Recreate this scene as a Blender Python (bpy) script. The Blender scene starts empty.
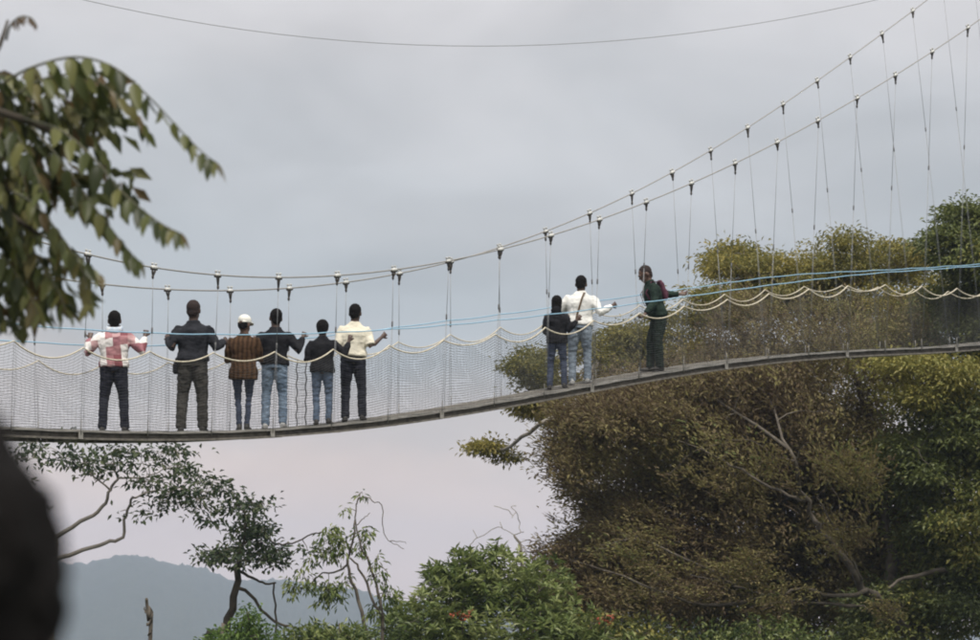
import bpy, math, random
import numpy as np
from mathutils import Vector, Matrix, noise

sc = bpy.context.scene
COL = sc.collection
RAD = math.radians

# ---------------------------------------------------------------- camera
FPX = 2800.0                       # focal length in pixels of the 980 px wide photograph
ALPHA = math.atan(280 / FPX)       # pitched up
CAM = np.array([0.0, 0.0, 1.6])
cam_d = bpy.data.cameras.new('camera')
cam_d.sensor_width = 36.0
cam_d.lens = 36.0 * FPX / 980.0
cam_d.clip_start = 0.1
cam_d.clip_end = 30000
cam_d.dof.use_dof = True
cam_d.dof.focus_distance = 41.0
cam_d.dof.aperture_fstop = 6.7
cam_o = bpy.data.objects.new('camera', cam_d)
COL.objects.link(cam_o)
cam_o.location = CAM
cam_o.rotation_euler = (math.pi / 2 + ALPHA, 0, 0)
sc.camera = cam_o

# ---------------------------------------------------------------- world
SUN_EL, SUN_AZ = RAD(62), RAD(165)      # azimuth clockwise from +Y (view direction)
world = bpy.data.worlds.new('World')
sc.world = world
world.use_nodes = True
wn = world.node_tree.nodes
wl = world.node_tree.links
wn.clear()
w_out = wn.new('ShaderNodeOutputWorld')
w_bg = wn.new('ShaderNodeBackground')
w_sky = wn.new('ShaderNodeTexSky')
w_sky.sky_type = 'NISHITA'
w_sky.sun_disc = False
w_sky.sun_elevation = SUN_EL
w_sky.sun_rotation = SUN_AZ
w_sky.air_density = 1.5
w_sky.dust_density = 4.0
w_tc = wn.new('ShaderNodeTexCoord')
w_sep = wn.new('ShaderNodeSeparateXYZ')
wl.new(w_tc.outputs['Generated'], w_sep.inputs[0])
# streaky overcast deck: noise over the view direction, stretched sideways
w_map = wn.new('ShaderNodeMapping')
w_map.inputs['Scale'].default_value = (4.0, 4.0, 8.0)
w_map.inputs['Location'].default_value = (2.3, 0.4, 1.1)
wl.new(w_tc.outputs['Generated'], w_map.inputs[0])
w_noi = wn.new('ShaderNodeTexNoise')
w_noi.inputs['Scale'].default_value = 1.6
w_noi.inputs['Detail'].default_value = 5.0
w_noi.inputs['Roughness'].default_value = 0.5
wl.new(w_map.outputs[0], w_noi.inputs['Vector'])
w_h = wn.new('ShaderNodeMath'); w_h.operation = 'MULTIPLY_ADD'       # elevation wobbled by the cloud noise
w_h.inputs[1].default_value = 0.11
wl.new(w_noi.outputs['Fac'], w_h.inputs[0])
w_sub = wn.new('ShaderNodeMath'); w_sub.operation = 'SUBTRACT'
w_sub.inputs[1].default_value = 0.055
wl.new(w_sep.outputs['Z'], w_sub.inputs[0])
wl.new(w_sub.outputs[0], w_h.inputs[2])
w_ramp = wn.new('ShaderNodeValToRGB')
wl.new(w_h.outputs[0], w_ramp.inputs[0])
cr = w_ramp.color_ramp
cr.interpolation = 'EASE'
stops = [(0.0, (0.92, 0.75, 0.68)), (0.034, (0.88, 0.735, 0.67)), (0.066, (0.68, 0.63, 0.615)),
         (0.105, (0.50, 0.545, 0.585)), (0.15, (0.575, 0.595, 0.625)), (0.22, (0.735, 0.72, 0.735)),
         (0.55, (0.88, 0.88, 0.89)), (1.0, (1.1, 1.1, 1.1))]
cr.elements[0].position, cr.elements[0].color = stops[0][0], (*stops[0][1], 1)
cr.elements[1].position, cr.elements[1].color = stops[-1][0], (*stops[-1][1], 1)
for p_, c_ in stops[1:-1]:
    e_ = cr.elements.new(p_); e_.color = (*c_, 1)
w_mul = wn.new('ShaderNodeMixRGB'); w_mul.blend_type = 'MULTIPLY'; w_mul.inputs[0].default_value = 1.0
wl.new(w_sky.outputs[0], w_mul.inputs[1]); w_mul.inputs[2].default_value = (0.10, 0.10, 0.10, 1)
w_mix = wn.new('ShaderNodeMixRGB'); w_mix.inputs[0].default_value = 0.90   # thick overcast, a little clear sky through it
wl.new(w_mul.outputs[0], w_mix.inputs[1])
wl.new(w_ramp.outputs[0], w_mix.inputs[2])
w_n2 = wn.new('ShaderNodeTexNoise')                       # soft blotches of thicker and thinner cloud
w_n2.inputs['Scale'].default_value = 3.2; w_n2.inputs['Detail'].default_value = 3.0; w_n2.inputs['Distortion'].default_value = 0.4
wl.new(w_map.outputs[0], w_n2.inputs['Vector'])
w_mr = wn.new('ShaderNodeMapRange'); w_mr.inputs['From Min'].default_value = 0.3; w_mr.inputs['From Max'].default_value = 0.7
w_mr.inputs['To Min'].default_value = 0.92; w_mr.inputs['To Max'].default_value = 1.09
wl.new(w_n2.outputs['Fac'], w_mr.inputs['Value'])
w_br = wn.new('ShaderNodeMixRGB'); w_br.blend_type = 'MULTIPLY'; w_br.inputs[0].default_value = 1.0
wl.new(w_mix.outputs[0], w_br.inputs[1]); wl.new(w_mr.outputs[0], w_br.inputs[2])
wl.new(w_br.outputs[0], w_bg.inputs[0])
w_bg.inputs[1].default_value = 1.0
wl.new(w_bg.outputs[0], w_out.inputs[0])

sun_d = bpy.data.lights.new('sun', 'SUN')
sun_d.energy = 3.2
sun_d.angle = RAD(7)
sun_d.color = (1.0, 0.95, 0.87)
sun_o = bpy.data.objects.new('sun', sun_d)
COL.objects.link(sun_o)
_sd = Vector((math.sin(SUN_AZ) * math.cos(SUN_EL), math.cos(SUN_AZ) * math.cos(SUN_EL), math.sin(SUN_EL)))
sun_o.rotation_euler = _sd.to_track_quat('Z', 'Y').to_euler()
sun_o.location = (0, 0, 60)

sc.view_settings.view_transform = 'Standard'
sc.view_settings.look = 'None'
sc.view_settings.exposure = 0.0
sc.view_settings.gamma = 1.0
sc.view_settings.use_curve_mapping = False
sc.render.engine = 'CYCLES'
sc.cycles.use_denoising = True
sc.cycles.filter_width = 2.0
sc.cycles.max_bounces = 6
sc.cycles.diffuse_bounces = 3
sc.cycles.transmission_bounces = 3
sc.cycles.volume_bounces = 1
sc.cycles.sample_clamp_indirect = 4.0

# ---------------------------------------------------------------- pixel helpers (photo px + depth -> world)
FW = np.array([0, math.cos(ALPHA), math.sin(ALPHA)])
UP = np.array([0, -math.sin(ALPHA), math.cos(ALPHA)])
RT = np.array([1.0, 0, 0])

def ray(u, v):
    return FW + RT * (u - 490) / FPX + UP * (320 - v) / FPX

def P(u, v, d):
    return CAM + d * ray(u, v)

# ---------------------------------------------------------------- object helpers
def link(name, data, parent=None):
    o = bpy.data.objects.new(name, data)
    COL.objects.link(o)
    if parent is not None:
        o.parent = parent
    return o

def tag(o, label=None, cat=None, group=None, kind=None):
    if label: o['label'] = label
    if cat: o['category'] = cat
    if group: o['group'] = group
    if kind: o['kind'] = kind
    return o

def empty(name, loc, label, cat, group=None, rz=0.0):
    o = bpy.data.objects.new(name, None)
    COL.objects.link(o)
    o.location = loc
    o.rotation_euler = (0, 0, rz)
    o.empty_display_size = 0.2
    return tag(o, label, cat, group)

class MB:
    """collects verts / faces of one mesh"""
    def __init__(self):
        self.v = []; self.f = []
    def add(self, vs, fs):
        b = len(self.v)
        self.v.extend([tuple(map(float, p)) for p in vs])
        self.f.extend([tuple(b + i for i in q) for q in fs])
    def tube(self, pts, rads, n=6, side=None, caps=True):
        """loft round an open polyline; rads: radius or (ra, rb) per point (ra along side)"""
        pts = [np.asarray(p, float) for p in pts]
        m = len(pts)
        if np.isscalar(rads): rads = [rads] * m
        T = []
        for i in range(m):
            a = pts[max(i - 1, 0)]; b = pts[min(i + 1, m - 1)]
            t = b - a; L = np.linalg.norm(t)
            T.append(t / L if L > 1e-9 else np.array([0, 0, 1.0]))
        ref = np.asarray(side, float) if side is not None else None
        if ref is None:
            ref = np.array([1.0, 0, 0]) if abs(T[0][0]) < 0.8 else np.array([0, 1.0, 0])
        vs = []; fs = []
        prev = ref
        ang = np.arange(n) * 2 * math.pi / n
        for i in range(m):
            r = ref if side is not None else prev
            x = r - T[i] * (r @ T[i]); x /= max(np.linalg.norm(x), 1e-9)
            y = np.cross(T[i], x); prev = x
            ra, rb = rads[i] if hasattr(rads[i], '__len__') else (rads[i], rads[i])
            for a in ang:
                vs.append(pts[i] + x * (ra * math.cos(a)) + y * (rb * math.sin(a)))
        for i in range(m - 1):
            for k in range(n):
                k2 = (k + 1) % n
                fs.append((i * n + k, i * n + k2, (i + 1) * n + k2, (i + 1) * n + k))
        if caps:
            fs.append(tuple(range(n - 1, -1, -1)))
            fs.append(tuple((m - 1) * n + k for k in range(n)))
        self.add(vs, fs)
    def ell(self, c, r, axes=None, n=12, m=8):
        c = np.asarray(c, float)
        A = np.eye(3) if axes is None else np.asarray(axes, float)    # rows are axes
        vs = []; fs = []
        for i in range(1, m):
            th = math.pi * i / m
            for k in range(n):
                ph = 2 * math.pi * k / n
                q = (r[0] * math.sin(th) * math.cos(ph), r[1] * math.sin(th) * math.sin(ph), r[2] * math.cos(th))
                vs.append(c + q[0] * A[0] + q[1] * A[1] + q[2] * A[2])
        vs.append(c + r[2] * A[2]); vs.append(c - r[2] * A[2])
        t = len(vs) - 2; b = len(vs) - 1
        for i in range(m - 2):
            for k in range(n):
                k2 = (k + 1) % n
                fs.append((i * n + k, (i + 1) * n + k, (i + 1) * n + k2, i * n + k2))
        for k in range(n):
            k2 = (k + 1) % n
            fs.append((t, k, k2)); fs.append((b, (m - 2) * n + k2, (m - 2) * n + k))
        self.add(vs, fs)
    def box(self, c, e, axes=None):
        c = np.asarray(c, float)
        A = np.eye(3) if axes is None else np.asarray(axes, float)
        vs = [c + sx * e[0] * A[0] + sy * e[1] * A[1] + sz * e[2] * A[2]
              for sx in (-1, 1) for sy in (-1, 1) for sz in (-1, 1)]
        self.add(vs, [(0, 1, 3, 2), (4, 6, 7, 5), (0, 4, 5, 1), (2, 3, 7, 6), (0, 2, 6, 4), (1, 5, 7, 3)])
    def mesh(self, name, mat=None, smooth=True):
        me = bpy.data.meshes.new(name)
        me.from_pydata(self.v, [], self.f)
        if smooth:
            me.shade_smooth()
        if mat: me.materials.append(mat)
        return me
    def build(self, name, mat, parent=None, smooth=True, origin=None):
        """world-space geometry -> object; origin shifts the mesh so that its parent's location is honoured"""
        if origin is not None:
            o0 = np.asarray(origin, float)
            self.v = [tuple(np.asarray(p) - o0) for p in self.v]
        return link(name, self.mesh(name, mat, smooth), parent)

def np_mesh(name, verts, faces, mat=None, tone=None, smooth=False):
    me = bpy.data.meshes.new(name)
    nv, nf, k = len(verts), len(faces), faces.shape[1]
    me.vertices.add(nv); me.vertices.foreach_set('co', np.ascontiguousarray(verts, dtype=np.float32).ravel())
    me.loops.add(nf * k); me.loops.foreach_set('vertex_index', np.ascontiguousarray(faces, dtype=np.int32).ravel())
    me.polygons.add(nf); me.polygons.foreach_set('loop_start', np.arange(0, nf * k, k, dtype=np.int32))
    me.polygons.foreach_set('loop_total', np.full(nf, k, dtype=np.int32))
    if tone is not None:
        a = me.attributes.new('tone', 'FLOAT', 'FACE')
        a.data.foreach_set('value', np.ascontiguousarray(tone, dtype=np.float32))
    me.update(calc_edges=True)
    me.polygons.foreach_set('use_smooth', np.full(nf, smooth, dtype=bool))
    if mat: me.materials.append(mat)
    return me

# ---------------------------------------------------------------- materials
def nodes_of(name):
    m = bpy.data.materials.new(name)
    m.use_nodes = True
    nt = m.node_tree
    return m, nt, nt.nodes['Principled BSDF']

def mat_noise(name, c0, c1, rough=0.8, scale=12.0, detail=6.0, bump=0.0, bump_scale=60.0, metal=0.0, stretch=(1, 1, 1), spec=0.5):
    m, nt, bs = nodes_of(name)
    tc = nt.nodes.new('ShaderNodeTexCoord')
    mp = nt.nodes.new('ShaderNodeMapping'); mp.inputs['Scale'].default_value = stretch
    nz = nt.nodes.new('ShaderNodeTexNoise'); nz.inputs['Scale'].default_value = scale; nz.inputs['Detail'].default_value = detail
    rp = nt.nodes.new('ShaderNodeValToRGB')
    rp.color_ramp.elements[0].position = 0.32; rp.color_ramp.elements[0].color = (*c0, 1)
    rp.color_ramp.elements[1].position = 0.68; rp.color_ramp.elements[1].color = (*c1, 1)
    nt.links.new(tc.outputs['Object'], mp.inputs[0]); nt.links.new(mp.outputs[0], nz.inputs['Vector'])
    nt.links.new(nz.outputs['Fac'], rp.inputs[0]); nt.links.new(rp.outputs[0], bs.inputs['Base Color'])
    bs.inputs['Roughness'].default_value = rough
    bs.inputs['Metallic'].default_value = metal
    bs.inputs['Specular IOR Level'].default_value = spec
    if bump:
        n2 = nt.nodes.new('ShaderNodeTexNoise'); n2.inputs['Scale'].default_value = bump_scale; n2.inputs['Detail'].default_value = 4
        bp = nt.nodes.new('ShaderNodeBump'); bp.inputs['Strength'].default_value = bump; bp.inputs['Distance'].default_value = 0.02
        nt.links.new(tc.outputs['Object'], n2.inputs['Vector'])
        nt.links.new(n2.outputs['Fac'], bp.inputs['Height']); nt.links.new(bp.outputs[0], bs.inputs['Normal'])
    return m

def mat_leaf(name, cols, rough=0.5, transl=0.35, use_random=False, spec=0.35):
    """leaf colour picked along a ramp by each leaf's own 'tone'; some light passes through the blade"""
    m, nt, bs = nodes_of(name)
    if use_random:
        src = nt.nodes.new('ShaderNodeObjectInfo').outputs['Random']
    else:
        at = nt.nodes.new('ShaderNodeAttribute'); at.attribute_name = 'tone'; src = at.outputs['Fac']
    rp = nt.nodes.new('ShaderNodeValToRGB')
    els = rp.color_ramp.elements
    n = len(cols)
    els[0].position = 0; els[0].color = (*cols[0], 1)
    els[1].position = 1; els[1].color = (*cols[-1], 1)
    for i in range(1, n - 1):
        e = els.new(i / (n - 1)); e.color = (*cols[i], 1)
    nt.links.new(src, rp.inputs[0])
    col = rp.outputs[0]
    nt.links.new(col, bs.inputs['Base Color'])
    bs.inputs['Roughness'].default_value = rough
    bs.inputs['Specular IOR Level'].default_value = spec
    tr = nt.nodes.new('ShaderNodeBsdfTranslucent')
    nt.links.new(col, tr.inputs['Color'])
    mx = nt.nodes.new('ShaderNodeMixShader'); mx.inputs[0].default_value = transl
    nt.links.new(bs.outputs[0], mx.inputs[1]); nt.links.new(tr.outputs[0], mx.inputs[2])
    nt.links.new(mx.outputs[0], nt.nodes['Material Output'].inputs['Surface'])
    return m

M = {}
M['steel'] = mat_noise('galvanised_cable', (0.27, 0.26, 0.24), (0.42, 0.40, 0.37), 0.5, 40, metal=0.3)
M['wire'] = mat_noise('hanger_wire', (0.22, 0.22, 0.23), (0.32, 0.33, 0.33), 0.5, 40, metal=0.3)
M['hanger'] = mat_noise('dark_hanger_steel', (0.045, 0.04, 0.035), (0.10, 0.085, 0.07), 0.6, 30, metal=0.3)
M['cap'] = mat_noise('clamp_saddle_zinc', (0.50, 0.50, 0.47), (0.72, 0.71, 0.67), 0.5, 50, metal=0.1)
M['sleeve'] = mat_noise('sleeve_dark', (0.10, 0.10, 0.10), (0.18, 0.18, 0.18), 0.6, 50)
M['rope'] = mat_noise('cream_rope', (0.50, 0.44, 0.33), (0.72, 0.66, 0.52), 0.9, 30, bump=0.4, bump_scale=120)
M['blue'] = mat_noise('blue_rope', (0.24, 0.45, 0.61), (0.36, 0.56, 0.70), 0.8, 30)
M['net'] = mat_noise('net_cord', (0.06, 0.06, 0.06), (0.11, 0.11, 0.105), 0.9, 20, spec=0.05)
M['netdark'] = mat_noise('net_seam_cord', (0.06, 0.06, 0.065), (0.12, 0.12, 0.12), 0.9, 20)
M['alu'] = mat_noise('weathered_aluminium', (0.24, 0.225, 0.20), (0.40, 0.375, 0.335), 0.55, 6, bump=0.15, metal=0.25, stretch=(1, 1, 4))
M['web'] = mat_noise('web_recess_shade', (0.05, 0.043, 0.034), (0.12, 0.105, 0.085), 0.9, 9, bump=0.5, bump_scale=25)  # shadow inside the channel rail is put into this dark web colour
M['board'] = mat_noise('deck_board_wood', (0.10, 0.09, 0.075), (0.20, 0.18, 0.15), 0.9, 10, bump=0.4)
M['bark_dark'] = mat_noise('bark_dark', (0.035, 0.028, 0.02), (0.085, 0.07, 0.05), 0.95, 6, bump=0.6, bump_scale=14)
M['bark_brown'] = mat_noise('bark_brown', (0.045, 0.036, 0.026), (0.12, 0.10, 0.075), 0.95, 5, bump=0.6, bump_scale=12)
M['bark_pale'] = mat_noise('bark_pale', (0.16, 0.14, 0.115), (0.32, 0.29, 0.25), 0.95, 5, bump=0.5, bump_scale=12)
M['bark_mid'] = mat_noise('bark_mid', (0.075, 0.06, 0.045), (0.17, 0.145, 0.115), 0.95, 5, bump=0.5, bump_scale=12)

# ---------------------------------------------------------------- ground, hills, haze
def ground_h(x, y):
    """hill shoulder under the camera, a bench that carries the trees by the bridge, a deep valley, far ranges"""
    near = 0.0
    r = np.hypot(x, y)
    h = np.zeros_like(x)
    h = np.where(y > 2.6, -0.16 * np.clip(y - 2.6, 0, 60), h)                     # slope in front of the viewer
    h = h - 0.10 * np.clip(-x - 8, 0, 80) * (y > -200)
    h = h + 0.22 * np.clip(x - 4, 0, 60) * np.clip((y - 20) / 30, 0, 1) * np.clip((160 - y) / 60, 0, 1)
    h = h - 0.42 * np.clip(y - 66, 0, 320)                                        # drops into the valley
    h = np.maximum(h, -125 + 8 * np.sin(x * 0.004) + 6 * np.cos(y * 0.006))
    far = np.clip((r - 1150) / 1250, 0, 1); far = far * far * (3 - 2 * far)
    az = np.arctan2(x, y)
    # skyline measured against the view: highest to the left, sinking to the right
    el = 0.0135 - 0.088 * np.clip(az + 0.155, -0.05, 0.30) + 0.0022 * np.sin(az * 40) + 0.0016 * np.sin(az * 97 + 1) + 0.0007 * np.sin(az * 230)
    top = 2400 * el + 1.6
    return h * (1 - far) + far * (top + 0.0 * r)

def build_ground():
    rr = np.concatenate([np.linspace(0, 12, 14), np.linspace(13, 110, 70), np.geomspace(114, 1100, 44), np.linspace(1150, 2410, 70), np.linspace(2450, 2800, 4)])
    na = 900
    # finer spacing of spokes in the direction of view
    t = np.linspace(-1, 1, na, endpoint=False)
    aa = math.pi * (0.12 * t + 0.88 * t ** 3)
    Rg, Ag = np.meshgrid(rr, aa, indexing='ij')
    X = Rg * np.sin(Ag); Y = Rg * np.cos(Ag)
    Z = ground_h(X, Y)
    rng = np.random.default_rng(5)
    Z = Z + np.where(Rg > 300, rng.normal(0, 1.2, Z.shape), rng.normal(0, 0.02, Z.shape)) * (Rg > 14)
    V = np.stack([X, Y, Z], -1).reshape(-1, 3)
    i = np.arange(len(rr) - 1)[:, None]; j = np.arange(na)[None, :]; j2 = (j + 1) % na
    F = np.stack([i * na + j, (i + 1) * na + j, (i + 1) * na + j2, i * na + j2], -1).reshape(-1, 4)
    F = F[:, ::-1]
    m = mat_noise('forest_ground', (0.022, 0.032, 0.016), (0.055, 0.062, 0.032), 1.0, 0.35, 8, bump=0.5, bump_scale=2.0)
    o = link('ground', np_mesh('ground', V, F, m, smooth=True))
    tag(o, kind='structure')
build_ground()

def gz(x, y):
    return float(ground_h(np.array([float(x)]), np.array([float(y)]))[0])

hz = MB(); hz.box((0, 0, -30), (2900, 2900, 110))
hz_m = bpy.data.materials.new('haze_air'); hz_m.use_nodes = True
hz_m.node_tree.nodes.clear()
_o = hz_m.node_tree.nodes.new('ShaderNodeOutputMaterial'); _v = hz_m.node_tree.nodes.new('ShaderNodeVolumePrincipled')
_v.inputs['Color'].default_value = (0.69, 0.79, 1.0, 1); _v.inputs['Density'].default_value = 0.00030; _v.inputs['Anisotropy'].default_value = 0.2
hz_m.node_tree.links.new(_v.outputs[0], _o.inputs['Volume'])
haze = tag(hz.build('haze', hz_m, smooth=False), 'thin pale haze filling the air of the valley', 'haze', kind='stuff')

# ---------------------------------------------------------------- the bridge: plan line and fitted curves
A0 = P(190, 430, 37.1); B0 = P(650, 378, 44.0)
D = B0 - A0; D[2] = 0; D /= np.linalg.norm(D)
Q = np.array([D[1], -D[0], 0.0])           # horizontal, square to the walkway, towards the viewer's side
ZV = np.array([0, 0, 1.0])
BAY, S0 = 1.0785, -2.159
HW = 0.40

def BP(s, off, h):
    p = A0 + s * D + off * Q
    return np.array([p[0], p[1], h])

def s_of(u, v, off):
    r = ray(u, v); t = ((A0 - CAM) @ Q + off) / (r @ Q); p = CAM + t * r
    return (p - A0) @ D, p[2]

def off_of(u, v, s):
    r = ray(u, v); t = ((A0 - CAM) @ D + s) / (r @ D); p = CAM + t * r
    return (p - A0) @ Q, p[2]

class Fit:
    """polynomial through measured heights, carried on as a parabola outside the measured span"""
    def __init__(self, s, h, deg, curv=0.0):
        s = np.array(s); self.c = np.polyfit(s, h, deg); self.a, self.b = s.min(), s.max(); self.d = np.polyder(self.c); self.k = curv
    def __call__(self, s):
        if s < self.a: t = s - self.a; return np.polyval(self.c, self.a) + np.polyval(self.d, self.a) * t + self.k * t * t
        if s > self.b: t = s - self.b; return np.polyval(self.c, self.b) + np.polyval(self.d, self.b) * t + self.k * t * t
        return float(np.polyval(self.c, s))

deck_px = [(0, 428), (100, 430.5), (210, 430.5), (290, 430), (370, 423), (450, 408), (540, 393), (620, 381), (700, 367), (780, 356.5), (860, 350), (980, 344)]
_t = [s_of(u, v, HW) for u, v in deck_px]
deck_n = Fit([a for a, b in _t], [b for a, b in _t], 5)
near_px = [(85, 255), (153, 266), (219, 275), (280, 278), (340, 278), (395, 270), (450, 259), (499, 247), (552, 235), (600, 219), (646, 202), (690, 186), (735, 163), (776, 143), (817, 121), (857, 97), (895, 74), (933, 51), (970, 28)]
far_px = [(100, 283), (168, 290), (232, 292), (290, 290), (345, 281), (401, 271), (452, 259), (499, 247), (545, 234), (588, 214), (629, 196), (670, 174), (716, 147), (752, 124), (782, 104), (815, 82), (850, 58), (882, 34), (913, 10)]
_s = [S0 + BAY * k for k in range(19)]
_n = [off_of(u, v, s) for (u, v), s in zip(near_px, _s)]
cab_n_off = Fit(_s, [a for a, b in _n], 2); cab_n_h = Fit(_s, [b for a, b in _n], 4, 0.02)
_sf = [S0 + BAY * (k + 1) for k in range(19)]
_f = [off_of(u, v, s) for (u, v), s in zip(far_px, _sf)]
cab_f_off = Fit(_sf, [a for a, b in _f], 3); cab_f_h = Fit(_sf, [b for a, b in _f], 4, 0.02)

def twist(s):
    """how much higher the far edge rides than the near edge: the hung deck rolls along its length"""
    return float(np.interp(s, [-4, -1, 2, 5, 9, 12, 18], [-0.13, -0.10, -0.04, 0.05, 0.08, 0.055, 0.05]))

def deck_twist(s):
    return float(np.interp(s, [-4, 2, 6, 9, 18], [0.0, 0.0, 0.002, 0.006, 0.008]))

def deck_h(s, off):
    return deck_n(s) + deck_twist(s) * (HW - off) / (2 * HW)

rail_px = [(3, 339), (77, 348), (146, 353), (213, 352), (273, 352), (335, 347), (388, 347), (443, 340), (495, 333), (540, 330), (587, 324), (635, 314), (682, 304), (728, 299), (767, 294), (806, 290), (843, 286), (884, 286), (915, 285)]
_r = [s_of(u, v, 0.46) for u, v in rail_px]
rail_n = Fit([a for a, b in _r], [b for a, b in _r], 5)
blue_px = [(0, 322), (80, 330), (150, 331), (200, 331), (270, 334), (320, 335), (400, 330), (460, 323), (540, 313), (600, 308), (650, 301), (690, 296), (760, 287), (830, 277), (900, 271)]
_b = [s_of(u, v, 0.50) for u, v in blue_px]
blue_n = Fit([a for a, b in _b], [b for a, b in _b], 4)

rnd = random.Random(11)
base = BP(0, 0, deck_h(0, 0))
bridge = empty('suspension_bridge', base, 'long hanging footbridge of cables, cream and blue ropes, netting and narrow deck', 'bridge')
I0, I1 = -6, 26
bays = [S0 + BAY * i for i in range(I0, I1 + 1)]
SS = np.linspace(bays[0], bays[-1] + BAY, 260)

# main cables
for offf, hf in ((cab_n_off, cab_n_h), (cab_f_off, cab_f_h)):
    mb = MB(); mb.tube([BP(s, offf(s), hf(s)) for s in SS], 0.0100, 6)
    mb.build('main_cable', M['steel'], bridge, origin=base)
# hangers
def hanger(s, offf, hf, side, jit):
    top = BP(s, offf(s), hf(s))
    bot = BP(s, side * 0.46, deck_h(s, side * HW) - 0.02)
    dv = bot - top; L = np.linalg.norm(dv); dv /= L
    T = (BP(s + .1, offf(s + .1), hf(s + .1)) - BP(s - .1, offf(s - .1), hf(s - .1))); T /= np.linalg.norm(T)
    tl = rnd.uniform(-.35, .35); kz = rnd.uniform(.8, 1.12)
    c = MB()                                             # bulldog clamp: saddle over the cable with two bolts and nuts
    Nn = np.cross(T, Q); Nn /= np.linalg.norm(Nn)
    if Nn[2] < 0: Nn = -Nn
    q = np.cross(T, Nn)
    c.tube([top - T * 0.045 * kz, top - T * 0.038 * kz, top + T * 0.038 * kz, top + T * 0.045 * kz], [0.014, 0.024 * kz, 0.026 * kz, 0.014], 8)
    for a in (-0.028, 0.028):
        c.tube([top + T * a - Nn * 0.035, top + T * a + Nn * 0.055], 0.010, 6)
        c.tube([top + T * a + Nn * 0.04, top + T * a + Nn * 0.058], 0.018, 6)
    co = c.build('cable_clamp', M['cap'], bridge, origin=base)
    g = MB()                                             # forked hanger plate tapering to an eye
    e = top + dv * (0.135 + jit * 0.03) + T * tl * 0.05
    for a in (-0.022 * kz, 0.024 * kz):
        g.tube([top + T * a + dv * 0.012, top + T * (a * 0.8 + tl * .02) + dv * 0.055 * kz, e], [0.012, 0.014 * kz, 0.010], 6)
    g.tube([top - T * 0.05 + dv * 0.018, top + T * 0.05 + dv * 0.018], 0.019, 6)
    g.ell(e, (0.017, 0.017, 0.03))
    g.build('hanger_fork', M['hanger'], co, origin=base)
    w = MB()
    k = 0.40 + 0.05 * jit if L < 3 else 1.0 / L + 0.2
    mid = top + dv * (L * k)
    w.tube([e, mid], 0.0040, 5)
    sp = T * 0.018
    for sg in (-1, 1):                                   # below the ferrule the wire runs double
        w.tube([mid + sp * sg * 0.25, mid + (bot - mid) * 0.5 + sp * sg, bot + sp * sg], 0.0024, 4)
    wo = w.build('hanger_wire', M['wire'], bridge, origin=base)
    b = MB(); b.tube([mid - dv * 0.04, mid - dv * 0.03, mid + dv * 0.03, mid + dv * 0.045], [0.006, 0.012, 0.012, 0.006], 6)
    b.build('ferrule', M['sleeve'], wo, origin=base)
for i, s in enumerate(bays):
    hanger(s, cab_n_off, cab_n_h, 1, rnd.uniform(-1, 1))
    hanger(s, cab_f_off, cab_f_h, -1, rnd.uniform(-1, 1))

# ropes
def rail_point(s, side, sag):
    f = ((s - S0) / BAY) % 1.0
    droop = sag * 4 * f * (1 - f)
    hn = rail_n(s)
    if side > 0: return BP(s, 0.46, hn - droop)
    return BP(s, -0.46, hn + twist(s) - droop + 0.005)
SR = np.linspace(bays[0], bays[-1], (len(bays) - 1) * 10 + 1)
sag_r = {(i, sd): rnd.uniform(0.10, 0.17) for i in range(I0 - 1, I1 + 2) for sd in (1, -1)}
def sag_at(s, side):
    return sag_r[(min(max(int(math.floor((s - S0) / BAY)), I0), I1), side)]
RAILZ = {}
for side in (1, -1):
    mb = MB(); mb.tube([rail_point(s, side, sag_at(s, side)) for s in SR], 0.0110 if side > 0 else 0.0090, 6)
    mb.build('hand_rope', M['rope'], bridge, origin=base)
    mb = MB()
    pts = []
    for s in SS[::2]:
        h = blue_n(s)
        if side < 0: h += twist(s) * 1.15 + 0.04 * math.exp(-((s + 4) / 3) ** 2) + 0.05 * math.exp(-((s - 13) / 2.5) ** 2)
        f = ((s - S0) / BAY) % 1.0
        pts.append(BP(s, side * (0.50 - 0.01), h - 0.012 * math.sin(math.pi * f)))
    mb.tube(pts, 0.0088, 6)
    mb.build('guide_rope', M['blue'], bridge, origin=base)

# netting, one panel for each bay and side
for side in (1, -1):
    for i in range(len(bays) - 1):
        mb = MB()
        s0, s1 = bays[i], bays[i + 1]
        sg = sag_at(s0 + 0.01, side)
        nv = 16
        def npnt(f, g):
            s = s0 + (s1 - s0) * f
            top = rail_point(s, side, sg)[2]
            bot = deck_h(s, side * HW) - 0.02
            bow = 0.02 * math.sin(g * math.pi) * math.sin(f * 7 + i)
            return BP(s, side * (HW + 0.03 + 0.03 * g) + bow, bot + (top - bot) * g + 0.008 * math.sin(f * 9 + g * 13 + i))
        for r_ in range(27):
            g = r_ / 27.0
            mb.tube([npnt(f, g) for f in np.linspace(0, 1, 9)], 0.0023, 3, caps=False)
        for c_ in range(nv + 1):
            f = c_ / nv
            mb.tube([npnt(f + 0.012 * math.sin(k * 2.1 + c_), k / 6) for k in range(7)], 0.0008, 3, caps=False)
        mb.build('net_panel', M['net'], bridge, smooth=False, origin=base)
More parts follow.
